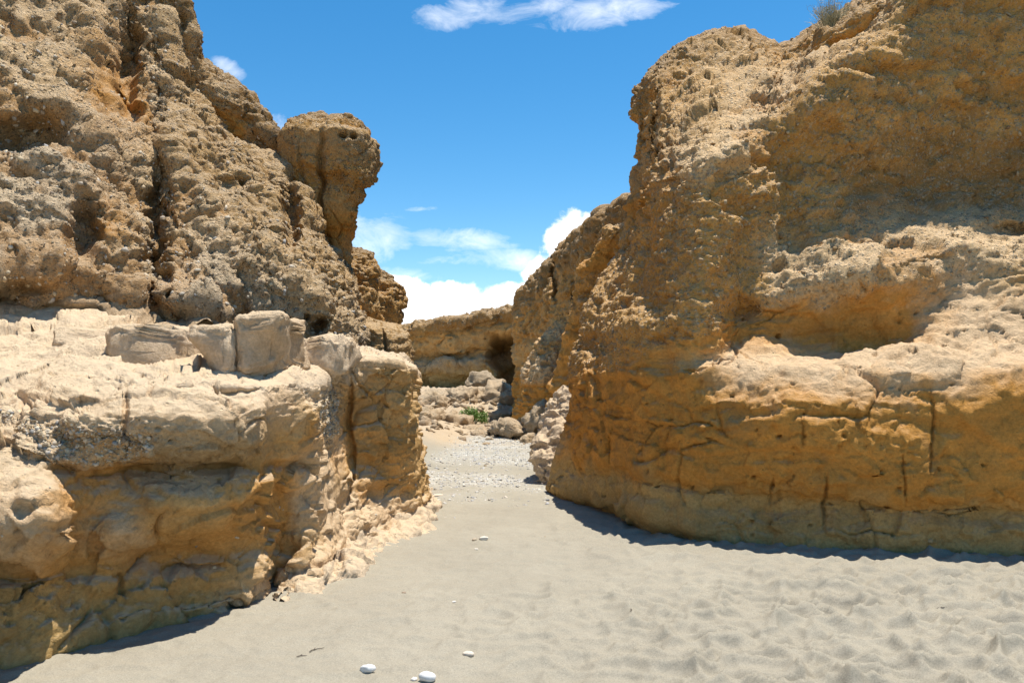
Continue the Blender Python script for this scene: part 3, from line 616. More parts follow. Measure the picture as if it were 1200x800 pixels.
# ================================================================== LEFT: upper cliff
L2 = [
 [('X', -6.0, 2.5, 1.6, 'w'), ('X', -6.2, 2.6, 2.1, 'w'), ('X', -6.4, 2.7, 2.5, 'o'), ('X', -6.1, 2.7, 2.7, 'g'), ('X', -6.4, 2.8, 3.3, 'g'), ('X', -6.7, 3.0, 4.0, 'l'), ('X', -7.0, 3.2, 5, 'l'), ('X', -7.6, 3.4, 6.5, 'l'), ('X', -8.2, 3.6, 8, 'l'), ('X', -12, 4, 9, 'k')],
 [(-150, 400, 6.1, 'w'), (-150, 368, 6.5, 'w'), (-150, 340, 6.6, 'o'), (-150, 318, 6.3, 'g'), (-150, 262, 6.6, 'g'), (-150, 190, 7.0, 'g'), (-150, 100, 7.6, 'l'), (-150, -20, 8.4, 'l'), (-150, -180, 9.6, 'l'), (-200, -230, 13, 'k')],
 [(0, 402, 6.5, 'w'), (0, 372, 6.85, 'w'), (2, 345, 7.1, 'o'), (0, 322, 6.65, 'g'), (0, 262, 6.95, 'g'), (0, 200, 7.35, 'g'), (0, 115, 7.9, 'l'), (0, 0, 8.8, 'l'), (0, -150, 9.9, 'l'), (-30, -190, 13, 'k')],
 [(60, 402, 6.7, 'w'), (60, 375, 6.95, 'w'), (60, 352, 7.15, 'o'), (60, 326, 6.8, 'g'), (62, 268, 7.1, 'g'), (65, 200, 7.55, 'g'), (68, 110, 8.2, 'l'), (70, 0, 9.1, 'l'), (72, -150, 10.1, 'l'), (60, -190, 13, 'k')],
 [(110, 404, 6.9, 'w'), (110, 380, 7.15, 'w'), (110, 356, 7.35, 'w'), (110, 330, 7.1, 'g'), (112, 275, 7.4, 'o'), (115, 200, 7.9, 'g'), (118, 110, 8.8, 'o'), (120, 0, 9.6, 'l'), (122, -150, 10.6, 'l'), (115, -190, 13, 'k')],
 [(150, 405, 7.0, 'w'), (150, 385, 7.3, 'w'), (150, 365, 7.5, 'w'), (151, 345, 7.35, 'g'), (152, 290, 7.65, 'l'), (154, 205, 8.4, 'l'), (152, 120, 9.3, 'o'), (150, 0, 10.1, 'l'), (150, -130, 11, 'l'), (150, -170, 13.5, 'k')],
 [(176, 406, 7.2, 'w'), (177, 388, 7.5, 'w'), (178, 371, 7.7, 'o'), (178, 352, 7.75, 'g'), (177, 295, 8.15, 'l'), (176, 215, 8.8, 'l'), (172, 140, 9.5, 'l'), (168, 20, 10.3, 'l'), (166, -100, 11.2, 'l'), (165, -140, 14, 'k')],
 [(190, 406, 7.3, 'w'), (190, 390, 7.6, 'o'), (190, 374, 7.85, 'o'), (190, 350, 8.15, 'l'), (188, 295, 8.5, 'k'), (186, 220, 8.9, 'k'), (184, 150, 9.4, 'l'), (182, 60, 10.1, 'l'), (182, -50, 11.2, 'l'), (182, -90, 14, 'k')],
 [(206, 407, 7.3, 'w'), (206, 391, 7.55, 'w'), (206, 374, 7.7, 'o'), (206, 350, 7.5, 'g'), (207, 300, 7.85, 'l'), (209, 235, 8.4, 'l'), (211, 180, 8.95, 's'), (212, 130, 9.7, 's'), (213, 95, 10.4, 's'), (212, 60, 12, 's')],
 [(250, 408, 7.5, 'w'), (250, 394, 7.75, 'w'), (250, 380, 7.9, 'w'), (250, 360, 7.7, 'g'), (250, 312, 8.0, 'g'), (250, 260, 8.5, 'l'), (249, 218, 9.05, 's'), (247, 185, 9.6, 's'), (244, 158, 10.3, 's'), (240, 140, 12, 's')],
 [(290, 410, 7.8, 'w'), (290, 398, 8.0, 'w'), (290, 386, 8.15, 'w'), (290, 368, 7.95, 'g'), (290, 326, 8.15, 'l'), (289, 282, 8.6, 's'), (288, 245, 9.1, 's'), (286, 215, 9.7, 's'), (284, 184, 10.5, 's'), (282, 170, 12, 's')],
 [(330, 412, 8.0, 'g'), (330, 402, 8.2, 'g'), (330, 390, 8.3, 'g'), (330, 372, 8.15, 'g'), (330, 338, 8.2, 'l'), (330, 302, 8.6, 's'), (330, 268, 9.1, 's'), (330, 240, 9.7, 's'), (330, 208, 10.5, 's'), (326, 198, 12, 's')],
 [(365, 414, 8.2, 'g'), (365, 405, 8.4, 'g'), (365, 394, 8.5, 'l'), (365, 376, 8.3, 'l'), (365, 350, 8.25, 'l'), (365, 330, 8.6, 's'), (364, 308, 9.0, 's'), (362, 290, 9.5, 's'), (358, 272, 10.2, 's'), (354, 262, 12, 's')],
 [(395, 416, 8.4, 'g'), (394, 407, 8.6, 'g'), (394, 397, 8.7, 'l'), (394, 380, 8.6, 'l'), (393, 358, 8.55, 'l'), (392, 346, 8.8, 's'), (390, 334, 9.1, 's'), (388, 324, 9.5, 's'), (384, 312, 10.0, 's'), (380, 305, 12, 's')],
 [(413, 417, 8.7, 'g'), (412, 408, 8.9, 'g'), (410, 397, 9.0, 'g'), (408, 380, 8.95, 'l'), (407, 362, 8.95, 'l'), (404, 352, 9.1, 's'), (402, 342, 9.3, 's'), (399, 334, 9.6, 's'), (394, 322, 10.1, 's'), (386, 314, 12, 's')],
 [(421, 417, 9.5, 'g'), (419, 408, 9.6, 'g'), (416, 397, 9.7, 'l'), (413, 380, 9.7, 'l'), (410, 364, 9.7, 'l'), (407, 354, 9.8, 's'), (405, 345, 9.9, 's'), (402, 337, 10.1, 's'), (396, 326, 10.5, 's'), (388, 318, 12.5, 's')],
 [('X', -2.6, 12, 1.5, 'l'), ('X', -2.6, 12, 1.75, 'l'), ('X', -2.7, 12, 1.95, 'l'), ('X', -2.7, 12, 2.1, 'l'), ('X', -2.7, 12, 2.3, 'l'), ('X', -2.7, 12.3, 2.4, 'l'), ('X', -2.8, 12.5, 2.5, 'l'), ('X', -2.8, 12.8, 2.6, 'l'), ('X', -2.9, 13, 2.7, 'l'), ('X', -3, 14, 2.7, 'k')],
]
wl = tag(empty('canyon_wall_left', (-4, 8, 0)), kind='structure')
l2, P2, C2_, N2 = patch('cliff_face', L2, M_cong, dens=.95, maxn=560, maxm=800, big=.12, strata=.06, crack=.04, mid=.09, fine=.014, peb=(.085, .045), dip=.25, chip=.32, gully=.06, grain=(.6, -.3, -.75), grain_amp=.20, pa=1.05,
    dents=[(376, 380, 8, 9, .5), (361, 372, 3.5, 3.5, .15), (190, 310, 8, 14, .35), (192, 342, 5, 6, .3), (100, 262, 16, 34, .42), (30, 150, 44, 20, .5), (10, 344, 46, 11, .3), (75, 368, 36, 8, .22), (150, 60, 16, 50, .5), (182, 260, 7, 60, .3), (215, 100, 20, 30, .2),
           (212, 370, 14, 10, .12), (130, 60, 16, 40, .25), (150, 130, 12, 14, .22), (270, 215, 26, 8, .18), (340, 250, 9, 40, .5)])
under_root(l2, wl)
sc2 = scatter('pebbles', P2, C2_ ** 2 + .03, N2, 7000, (.010, .034), M_stone, rng=np.random.default_rng(9)); under_root(sc2, wl)
# upper tier standing behind the slope
UT = []
for px, top, bot, d, c1, c2 in [(60, -220, 200, 10.2, 'b', 'l'), (120, -160, 230, 10.3, 'b', 'l'), (160, -100, 230, 10.4, 'g', 'l'), (190, -40, 225, 10.5, 'b', 'l'), (206, -4, 225, 10.6, 'l', 'k'), (221, 45, 230, 10.7, 'b', 'l'), (236, 76, 235, 10.8, 'b', 'l'), (262, 96, 240, 10.9, 'o', 'l'), (286, 112, 245, 11.0, 'o', 'k'), (304, 134, 250, 11.1, 'l', 'k'), (317, 150, 250, 11.2, 'l', 'k'), (322, 164, 250, 11.6, 'l', 'k'), (316, 172, 250, 13, 'l', 'k')]:
    h = bot - top
    UT.append([(px, bot, d + .3, c1), (px, top + h * .7, d + .05, c1), (px, top + h * .45, d - .05, c1), (px - 1, top + h * .25, d - .1, c1), (px + 1, top + 14, d - .12, c2), (px, top + 3, d + .02, 'k'), (px - 3, top, d + .4, 'k'), (px - 14, top - 2, d + 3, 'k')])
ut, Pu, Cu, Nu = patch('upper_tier', UT, M_cong, dens=.95, big=.08, strata=.05, crack=.05, mid=.08, fine=.014, peb=(.07, .035), gully=.12, grain=(.5, 0, -.85), grain_amp=.15, pa=1.4, dip=.2, dents=[(212, 24, 4, 12, .15)])
under_root(ut, wl)
sc3 = scatter('pebbles', Pu, Cu ** 2 + .05, Nu, 1500, (.008, .03), M_stone, rng=np.random.default_rng(10)); under_root(sc3, wl)

# the balanced pillar
pl, Pp, Cp, Np = rings('rock_pillar', [
    (420, 372, 425, 11.2, .6, 'o'), (350, 376, 418, 11.1, .55, 'o'), (318, 373, 413, 11.0, .45, 'o'), (298, 370, 411, 11.0, .42, 'y'), (280, 362, 414, 11.0, .42, 'o'), (262, 356, 417, 10.95, .44, 'o'), (244, 349, 418, 10.9, .48, 'y'),
    (226, 341, 428, 10.9, .55, 'b'), (208, 334, 438, 10.9, .6, 'b'), (190, 330, 443, 10.9, .62, 's'), (172, 330, 442, 10.9, .62, 's'), (158, 335, 438, 10.95, .58, 'b'), (149, 345, 430, 11.0, .48, 'k'), (145, 360, 415, 11.0, .30, 'k'), (143, 382, 398, 11.0, .06, 'k')],
    M_cong, n=320, m=440, chip=.28, big=.05, strata=.03, crack=.04, mid=.05, fine=.014, peb=(.06, .03), gully=.12,
    dents=[(400, 158, 4.5, 3, .22), (412.5, 159, 4, 3, .2), (376, 215, 3, 55, .16), (383, 285, 9, 5, .10), (352, 190, 3, 30, .06), (338, 262, 7, 60, -.02)])
tag(pl, 'tall brown rock pillar with a bulbous top and narrow neck rising on the left skyline', 'rock pillar')
kn, *_ = rings('rock_buttress', [
    (440, 370, 440, 12.3, .8, 'o'), (400, 372, 440, 12.3, .8, 'n'), (380, 376, 448, 12.3, .75, 'o'), (360, 378, 449, 12.2, .72, 'y'), (340, 378, 448, 12.2, .7, 'b'), (322, 379, 446, 12.2, .65, 'b'), (308, 383, 442, 12.2, .55, 'b'), (297, 392, 434, 12.2, .4, 'k'), (291, 404, 426, 12.2, .25, 'k'), (289, 413, 419, 12.2, .05, 'k')],
    M_cong, n=260, m=360, big=.05, strata=.05, crack=.05, mid=.07, fine=.012, peb=(.07,), gully=.08)
tag(kn, 'brown rounded rock buttress directly under the neck of the tall pillar', 'rock buttress')
kn2, *_ = rings('rock_buttress', [
    (440, 400, 452, 13.4, .8, 'n'), (400, 402, 458, 13.4, .8, 'n'), (388, 404, 461, 13.4, .75, 'o'), (376, 405, 469, 13.3, .72, 'y'), (364, 406, 475, 13.3, .7, 'b'), (350, 408, 475, 13.3, .65, 'b'), (338, 412, 470, 13.3, .55, 'b'), (328, 420, 463, 13.3, .4, 'k'), (320, 432, 452, 13.3, .25, 'k'), (317, 440, 446, 13.3, .05, 'k')],
    M_cong, n=230, m=360, big=.05, strata=.06, crack=.05, mid=.07, fine=.012, peb=(.07,), gully=.08)
tag(kn2, 'undercut brown buttress jutting furthest right against the white cloud', 'rock buttress')
bl, *_ = rings('boulder', [
    (450, 418, 476, 10.0, .4, 's'), (425, 414, 478, 10.0, .45, 's'), (412, 412, 478, 9.9, .45, 's'), (400, 412, 474, 9.9, .45, 's'), (388, 412, 463, 9.9, .42, 'y'), (380, 414, 450, 9.9, .34, 'y'), (375, 418, 438, 9.9, .2, 'y'), (373, 424, 430, 9.9, .04, 'y')],
    M_cong, n=220, m=360, big=.03, strata=.02, crack=.04, mid=.08, fine=.014, peb=(.05,), dents=[(450, 400, 2, 20, .08)])
tag(bl, 'rough brown boulder sitting behind the top of the end block of the ledge', 'boulder')

# ================================================================== RIGHT WALL
PEBR = PEB * np.array([.92, .78, .58])
def sh(c, dx, dy):                # a column further out, moved in the world
    r = []
    for p in c:
        q = p[1:4] if p[0] == 'X' else W(*p[:3]); r.append(('X', q[0] + dx, q[1] + dy, q[2], p[-1]))
    return r
def base(px, d, c='d'): return [under(px, d, c), foot(px, d, c)]
R1 = [
 base(651, 9.90) + [(651, 565, 9.95, 'd'), (654, 548, 10.0, 'd'), (657, 532, 9.95, 'y'), (663, 500, 10, 'o'), (668, 475, 10.0, 'o'), (671, 450, 10.0, 'o'), (673, 430, 10.05, 'b'), (677, 405, 10.1, 'b'), (684, 382, 10.2, 'b'), (692, 358, 10.35, 'b'), (706, 328, 10.5, 'b'), (722, 295, 10.7, 'b'), (740, 250, 10.9, 'o'), (746, 210, 11.0, 's'), (748, 170, 11.05, 'b'), (743, 135, 11.1, 'b'), (748, 122, 11.5, 'k'), (752, 118, 13.5, 'k')],
 base(672, 9.50) + [(672, 575, 9.45, 'd'), (674, 552, 9.5, 'd'), (676, 536, 9.35, 'o'), (680, 500, 9.4, 'o'), (683, 470, 9.45, 'o'), (686, 442, 9.55, 'o'), (690, 420, 9.7, 'b'), (694, 398, 9.8, 'b'), (700, 375, 9.95, 'b'), (708, 350, 10.1, 'b'), (720, 320, 10.3, 'b'), (734, 285, 10.5, 'b'), (750, 245, 10.7, 'o'), (755, 205, 10.8, 's'), (757, 165, 10.9, 'b'), (754, 125, 11.0, 'b'), (757, 100, 11.3, 'k'), (762, 96, 13.5, 'k')],
 base(705, 8.92) + [(705, 585, 8.70, 'd'), (706, 557, 8.74, 'd'), (707, 542, 8.60, 'o'), (708, 505, 8.60, 'o'), (709, 470, 8.62, 'o'), (712, 440, 8.66, 'o'), (716, 418, 8.68, 'b'), (720, 396, 8.70, 'b'), (726, 370, 8.72, 'b'), (735, 345, 8.76, 'b'), (747, 312, 8.80, 'b'), (758, 275, 8.85, 'b'), (768, 235, 8.95, 'o'), (772, 195, 9.10, 'b'), (774, 155, 9.50, 's'), (774, 108, 10.00, 'b'), (775, 80, 11.20, 'k'), (780, 75, 13.50, 'k')],
 base(755, 7.84) + [(755, 600, 7.75, 'd'), (756, 564, 7.79, 'd'), (757, 550, 7.65, 'o'), (758, 512, 7.65, 'o'), (759, 475, 7.67, 'o'), (760, 440, 7.71, 'o'), (762, 420, 7.73, 'o'), (765, 398, 7.75, 'b'), (769, 370, 7.77, 'b'), (775, 345, 7.79, 'b'), (782, 310, 7.81, 'b'), (790, 270, 7.83, 'b'), (797, 232, 7.87, 'b'), (800, 200, 7.99, 'l'), (800, 160, 9.15, 's'), (798, 90, 10.15, 'b'), (798, 62, 11.20, 'k'), (800, 58, 13.50, 'k')],
 base(810, 7.42) + [(810, 610, 7.08, 'd'), (810, 572, 7.12, 'd'), (810, 558, 6.98, 'o'), (811, 518, 6.96, 'o'), (812, 475, 6.96, 'o'), (812, 440, 7.03, 'o'), (812, 425, 7.06, 'y'), (812, 402, 7.08, 'q'), (815, 375, 7.10, 'b'), (820, 345, 7.10, 'b'), (826, 305, 7.10, 'b'), (832, 262, 7.10, 'b'), (836, 218, 7.14, 'b'), (838, 182, 7.23, 'l'), (838, 145, 8.48, 'y'), (835, 75, 9.88, 's'), (832, 46, 11.10, 'k'), (832, 42, 13.50, 'k')],
 base(860, 7.17) + [(860, 612, 6.72, 'd'), (860, 578, 6.76, 'd'), (860, 564, 6.62, 'o'), (860, 524, 6.59, 'o'), (860, 478, 6.60, 'o'), (858, 445, 6.76, 'w'), (856, 425, 7.04, 'w'), (856, 402, 7.30, 'q'), (858, 378, 7.42, 'o'), (862, 345, 7.34, 'b'), (866, 300, 7.32, 'b'), (870, 255, 7.34, 'b'), (874, 205, 7.38, 'b'), (876, 165, 7.48, 'l'), (878, 126, 8.32, 'l'), (876, 72, 9.62, 's'), (872, 42, 11.00, 'k'), (872, 38, 13.50, 'k')],
 base(910, 6.99) + [(910, 614, 6.52, 'd'), (910, 584, 6.56, 'd'), (910, 570, 6.42, 'o'), (910, 528, 6.39, 'o'), (910, 476, 6.40, 'o'), (908, 446, 6.54, 'w'), (905, 420, 6.90, 'w'), (905, 394, 7.27, 'q'), (906, 368, 7.32, 'q'), (908, 342, 7.28, 'l'), (910, 300, 7.47, 'l'), (913, 250, 7.67, 'b'), (916, 185, 7.72, 'b'), (918, 138, 7.82, 'b'), (920, 96, 9.42, 'l'), (918, 68, 10.02, 'b'), (916, 59, 10.90, 'k'), (916, 55, 13.50, 'k')],
 base(965, 6.88) + [(965, 615, 6.42, 'd'), (965, 588, 6.46, 'd'), (965, 574, 6.32, 'o'), (965, 532, 6.29, 'o'), (965, 476, 6.30, 'o'), (963, 450, 6.44, 'w'), (961, 424, 6.82, 'w'), (960, 402, 7.22, 'q'), (960, 362, 7.18, 'q'), (960, 332, 7.08, 'l'), (962, 290, 7.37, 'l'), (965, 240, 7.72, 'b'), (968, 160, 7.67, 'b'), (970, 98, 7.67, 'b'), (965, 60, 9.22, 'l'), (962, 48, 9.72, 'b'), (960, 38, 10.30, 'k'), (960, 34, 13.00, 'k')],
 base(1010, 6.82) + [(1010, 616, 6.36, 'd'), (1010, 590, 6.40, 'd'), (1010, 577, 6.26, 'o'), (1010, 535, 6.23, 'o'), (1010, 474, 6.24, 'o'), (1009, 446, 6.38, 'w'), (1008, 420, 6.74, 'w'), (1007, 404, 7.11, 'q'), (1006, 358, 7.11, 'q'), (1006, 322, 6.98, 'l'), (1008, 290, 7.36, 'l'), (1010, 225, 7.81, 'k'), (1015, 140, 7.68, 'b'), (1020, 68, 7.68, 'b'), (1012, 30, 8.76, 'l'), (1010, 14, 9.26, 'b'), (1012, 4, 10.28, 'k'), (1012, -2, 13.28, 'k')],
 base(1065, 6.78) + [(1065, 617, 6.32, 'd'), (1065, 592, 6.36, 'd'), (1065, 579, 6.22, 'o'), (1065, 537, 6.19, 'o'), (1065, 472, 6.20, 'o'), (1065, 440, 6.34, 'w'), (1064, 412, 6.70, 'w'), (1063, 395, 7.07, 'q'), (1062, 350, 7.10, 'q'), (1062, 308, 6.98, 'l'), (1064, 286, 7.37, 'l'), (1066, 225, 7.97, 'k'), (1070, 130, 7.87, 'b'), (1074, 40, 7.84, 'b'), (1072, -30, 7.92, 'b'), (1072, -60, 8.22, 'b'), (1074, -90, 9.58, 'k'), (1074, -100, 13.28, 'k')],
 base(1120, 6.73) + [(1120, 618, 6.28, 'd'), (1120, 594, 6.32, 'd'), (1120, 581, 6.18, 'o'), (1120, 538, 6.15, 'o'), (1120, 470, 6.16, 'o'), (1120, 440, 6.30, 'w'), (1120, 408, 6.64, 'w'), (1120, 375, 6.94, 'w'), (1120, 340, 7.18, 'w'), (1120, 296, 7.23, 'l'), (1120, 278, 7.53, 'l'), (1122, 222, 8.13, 'k'), (1125, 120, 8.03, 'b'), (1128, 20, 8.03, 'b'), (1130, -60, 8.08, 'b'), (1130, -90, 8.28, 'b'), (1130, -120, 9.28, 'k'), (1130, -130, 13.28, 'k')],
 base(1200, 6.69) + [(1200, 618, 6.24, 'd'), (1200, 596, 6.28, 'd'), (1200, 583, 6.14, 'o'), (1200, 540, 6.11, 'o'), (1200, 470, 6.12, 'o'), (1200, 442, 6.26, 'w'), (1200, 408, 6.58, 'w'), (1200, 370, 6.88, 'w'), (1200, 335, 7.14, 'y'), (1200, 304, 7.26, 'l'), (1200, 288, 7.54, 'l'), (1200, 225, 8.14, 'k'), (1200, 115, 8.04, 'b'), (1200, 10, 8.04, 'b'), (1200, -80, 8.04, 'b'), (1200, -120, 8.24, 'b'), (1200, -150, 9.08, 'k'), (1200, -170, 13.28, 'k')],
]
R1 = [c[:2] + [(p[0], p[1], p[2] * (1 + .075 * float(sstep(p[0], 740, 880))), p[3]) for p in c[2:]] for c in R1]
R1.append(sh(R1[-1], 1.0, -.15)); R1.append(sh(R1[-2], 3.4, -1.2)); R1.append(sh(R1[-3], 5.2, -4.6))
R1.insert(0, sh(R1[0], .55, 1.3)); R1.insert(0, sh(R1[1], 1.6, 4.0))
wr = tag(empty('canyon_wall_right', (3, 8, 0)), kind='structure')
r1, P3, C3_, N3 = patch('cliff_face', R1, M_right, dens=.92, maxn=820, maxm=900, big=.07, strata=.035, crack=.045, mid=.05, fine=.012, peb=(.06, .03), dip=-.04, gully=.03, grain=(-.8, .2, -.3), grain_amp=.05, pa=.9, chip=.30, chip_hi=2.4,
    dents=[(868, 362, 20, 12, .16), (1185, 268, 24, 7, .30), (978, 255, 55, 30, -.10), (900, 265, 20, 22, -.08), (782, 160, 6, 30, .15), (1090, 510, 1.6, 50, .05), (968, 585, 2, 30, .07), (942, 500, 1.5, 28, .05), (715, 520, 1.5, 25, .05), (905, 575, 1.5, 16, .05), (1060, 560, 1.5, 30, .05),
           (870, 195, 26, 8, .15), (770, 150, 4, 40, .2), (905, 90, 10, 8, -.1)], holes=.11)
under_root(r1, wr)
sc4 = scatter('pebbles', P3, np.where(P3[..., 2] > 1.7, C3_ ** 3, .0) + .003, N3, 3500, (.008, .036), M_stone, cols=PEBR, rng=np.random.default_rng(12)); under_root(sc4, wr)
# top block on the right skyline
TB = []
for px, top, bot, d in [(935, 60, 115, 10.6), (950, 46, 105, 9.9), (962, 28, 92, 9.6), (985, 14, 78, 9.4), (1010, 0, 66, 9.2), (1035, -14, 50, 9.1), (1060, -30, 30, 9.0), (1100, -60, 10, 8.9)]:
    top += 14; h = bot - top
    TB.append([(px, bot, d + .3, 'o'), (px, top + h * .7, d + .05, 'o'), (px, top + h * .4, d - .1, 'o'), (px, top + h * .15, d - .15, 'b'), (px, top + 2, d, 'k'), (px + 2, top, d + .4, 'k'), (px + 20, top - 4, d + 3, 'k')])
tb, *_ = patch('cap_block', TB, M_right, dens=.9, big=.05, strata=.05, crack=.05, mid=.06, fine=.012, peb=(.08,)); under_root(tb, wr)

# receding wall beyond the corner
RW = []
for px, top, d, c in [(622, 362, 24.5, 'b'), (612, 354, 22.3, 'b'), (619, 340, 21.3, 'b'), (640, 319, 20.3, 'b'), (662, 298, 19, 'b'), (684, 279, 17.6, 'b'), (704, 264, 16.3, 'o'), (724, 249, 14.8, 'b'), (745, 234, 13.6, 'b'), (790, 200, 12.6, 'b')]:
    rows = [(px + 8, 520, d + .3, 'n')]
    for t_, cc, dd in [(.98, 'n', .25), (.80, 'o', .0), (.62, 'o', .1), (.46, 'y', .0), (.32, 'b', -.15), (.2, 'b', -.3), (.1, 'k', -.25)]:
        rows.append((px + 4 * (t_ - .3), top + (500 - top) * t_, d + dd, cc))
    rows += [(px, top + 2, d, 'k'), flat(px, top, d, .8, 'k'), flat(px + 4, top, d, 6, 'k')]
    RW.append(rows)
rw, P5, C5_, N5 = patch('receding_face', RW, M_right, dens=1.0, big=.10, strata=.07, crack=.09, mid=.12, fine=.02, peb=(.09, .05), gully=.10, dip=.3, grain=(-.5, .0, -.8), grain_amp=.22, dents=[(673, 385, 4, 50, .5), (650, 330, 3, 26, .25)])
under_root(rw, wr)
# slanting ribs between the corner and the receding wall
def rib(name, rg, label, seed, **kw):
    o, P, C, N = rings(name, rg, M_right, big=.05, strata=.05, crack=.05, mid=.09, fine=.02, peb=(.10, .055), seed=seed, sq=2.0, **kw)
    tag(o, label, 'rock rib', 'ribs of rock on the corner of the right wall'); return o, P, C, N
f1, Pf, Cf, Nf = rib('rock_rib', [(525, 592, 690, 19.0, 1.3, 'n'), (505, 597, 690, 19.0, 1.25, 'o'), (488, 603, 688, 18.9, 1.2, 'o'), (468, 611, 686, 18.8, 1.1, 'o'), (452, 613, 684, 18.8, 1.05, 'o'), (440, 612, 682, 18.8, 1.0, 'l'), (425, 617, 681, 18.8, .9, 'l'), (408, 627, 680, 18.8, .75, 'b'), (392, 640, 678, 18.8, .6, 'l'), (376, 653, 675, 18.8, .45, 'b'), (364, 661, 672, 18.8, .22, 'b'), (360, 665, 669, 18.8, .04, 'b')],
    'pyramid shaped pebbly rock rib with smooth orange base beside the dark crevice', 3., n=300, m=420)
f2, *_ = rib('rock_rib', [(520, 668, 720, 12.3, .7, 'o'), (470, 668, 730, 12.2, .7, 'o'), (440, 672, 735, 12.1, .65, 'b'), (415, 676, 738, 12.0, .6, 'b'), (390, 683, 742, 11.9, .5, 'b'), (365, 690, 745, 11.9, .45, 'b'), (340, 700, 748, 11.8, .4, 'b'), (315, 712, 750, 11.8, .3, 'g'), (300, 722, 750, 11.8, .2, 'g'), (292, 732, 748, 11.8, .04, 'g')],
    'narrow slanting rib of pebbly rock on the corner of the right wall', 9., n=300, m=300)
f3_, *_ = rib('rock_rib', [(500, 640, 740, 15.6, .8, 'o'), (420, 655, 745, 15.2, .8, 'o'), (380, 668, 750, 14.9, .7, 'o'), (345, 672, 752, 14.6, .6, 'b'), (315, 684, 754, 14.3, .5, 'o'), (290, 697, 755, 14.0, .4, 'o'), (272, 712, 752, 13.8, .25, 'b'), (264, 725, 745, 13.7, .04, 'g')],
    'upper orange rock rib just below the skyline right of the clouds', 15., n=260, m=300)
# cream slope leaning on the corner
cs, *_ = rings('rock_spur', [(590, 646, 665, 10.9, .3, 'c'), (572, 640, 668, 10.9, .4, 'c'), (555, 632, 672, 11.1, .45, 'c'), (535, 626, 674, 11.3, .5, 'c'), (518, 628, 676, 11.5, .5, 'c'), (502, 634, 678, 11.6, .45, 'c'), (488, 645, 680, 11.7, .4, 'c'), (474, 655, 680, 11.7, .3, 'c'), (464, 662, 678, 11.7, .15, 'c'), (461, 667, 674, 11.7, .03, 'c')],
    M_left, n=220, m=300, big=.05, strata=.05, crack=.06, mid=.12, fine=.02, peb=(.05,), crack_sc=1.6, seed=5.)
tag(cs, 'sunlit cream rock spur leaning against the left corner of the right wall', 'rock spur')

# ================================================================== FAR CLIFF
FC = []
for px, top, d in [(380, 398, 44), (430, 390, 43), (462, 384, 42), (490, 379, 41), (520, 374, 40), (550, 369, 39.5), (580, 363, 39), (600, 361, 38.5), (625, 358, 38), (680, 350, 37)]:
    h = 500 - top
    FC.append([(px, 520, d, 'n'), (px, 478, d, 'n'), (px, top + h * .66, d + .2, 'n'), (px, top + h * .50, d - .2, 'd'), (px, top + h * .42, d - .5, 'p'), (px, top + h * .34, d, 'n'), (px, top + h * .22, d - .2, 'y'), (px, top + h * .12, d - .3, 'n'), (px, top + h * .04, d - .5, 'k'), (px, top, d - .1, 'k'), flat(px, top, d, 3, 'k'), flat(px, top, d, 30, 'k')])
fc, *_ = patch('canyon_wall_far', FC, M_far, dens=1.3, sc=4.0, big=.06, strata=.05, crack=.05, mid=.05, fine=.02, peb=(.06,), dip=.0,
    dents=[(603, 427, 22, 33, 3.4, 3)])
tag(fc, kind='structure')

# crumbs of rock lying along the feet of both walls
def near_line(P, pts):
    x, y = P[..., 0], P[..., 1]; best = np.full(x.shape, 9.0)
    for (x0, y0), (x1, y1) in zip(pts[:-1], pts[1:]):
        dx, dy = x1 - x0, y1 - y0; t = np.clip(((x - x0) * dx + (y - y0) * dy) / (dx * dx + dy * dy), 0, 1)
        best = np.minimum(best, np.hypot(x - x0 - t * dx, y - y0 - t * dy))
    return best
GS = GP[20:560, 6:-6]; GNs = GN[20:560, 6:-6]
ln1 = [W(px, 500, d)[:2] for px, d in ((-20, 4.3), (120, 4.6), (235, 4.9), (300, 5.3), (345, 5.6), (404, 6.2), (460, 7.2), (509, 8.4))]
ln2 = [W(px, 500, d)[:2] for px, d in ((640, 12.5), (652, 9.8), (705, 8.5), (755, 7.7), (810, 7.1), (900, 6.7), (1200, 6.55))]
m1 = np.exp(-(near_line(GS, ln1) / .16) ** 2) + .75 * np.exp(-(near_line(GS, ln2) / .14) ** 2) + .004
crumb = scatter('rock_crumbs', GS, m1, GNs, 2600, (.004, .028), M_stone, cols=[(.50, .39, .26), (.44, .33, .21), (.38, .27, .15), (.52, .44, .33)], flat=.7, sink=.1, rng=np.random.default_rng(21))
tag(crumb, 'small crumbs of tan rock strewn on the sand along the foot of the canyon walls', 'rock crumbs')
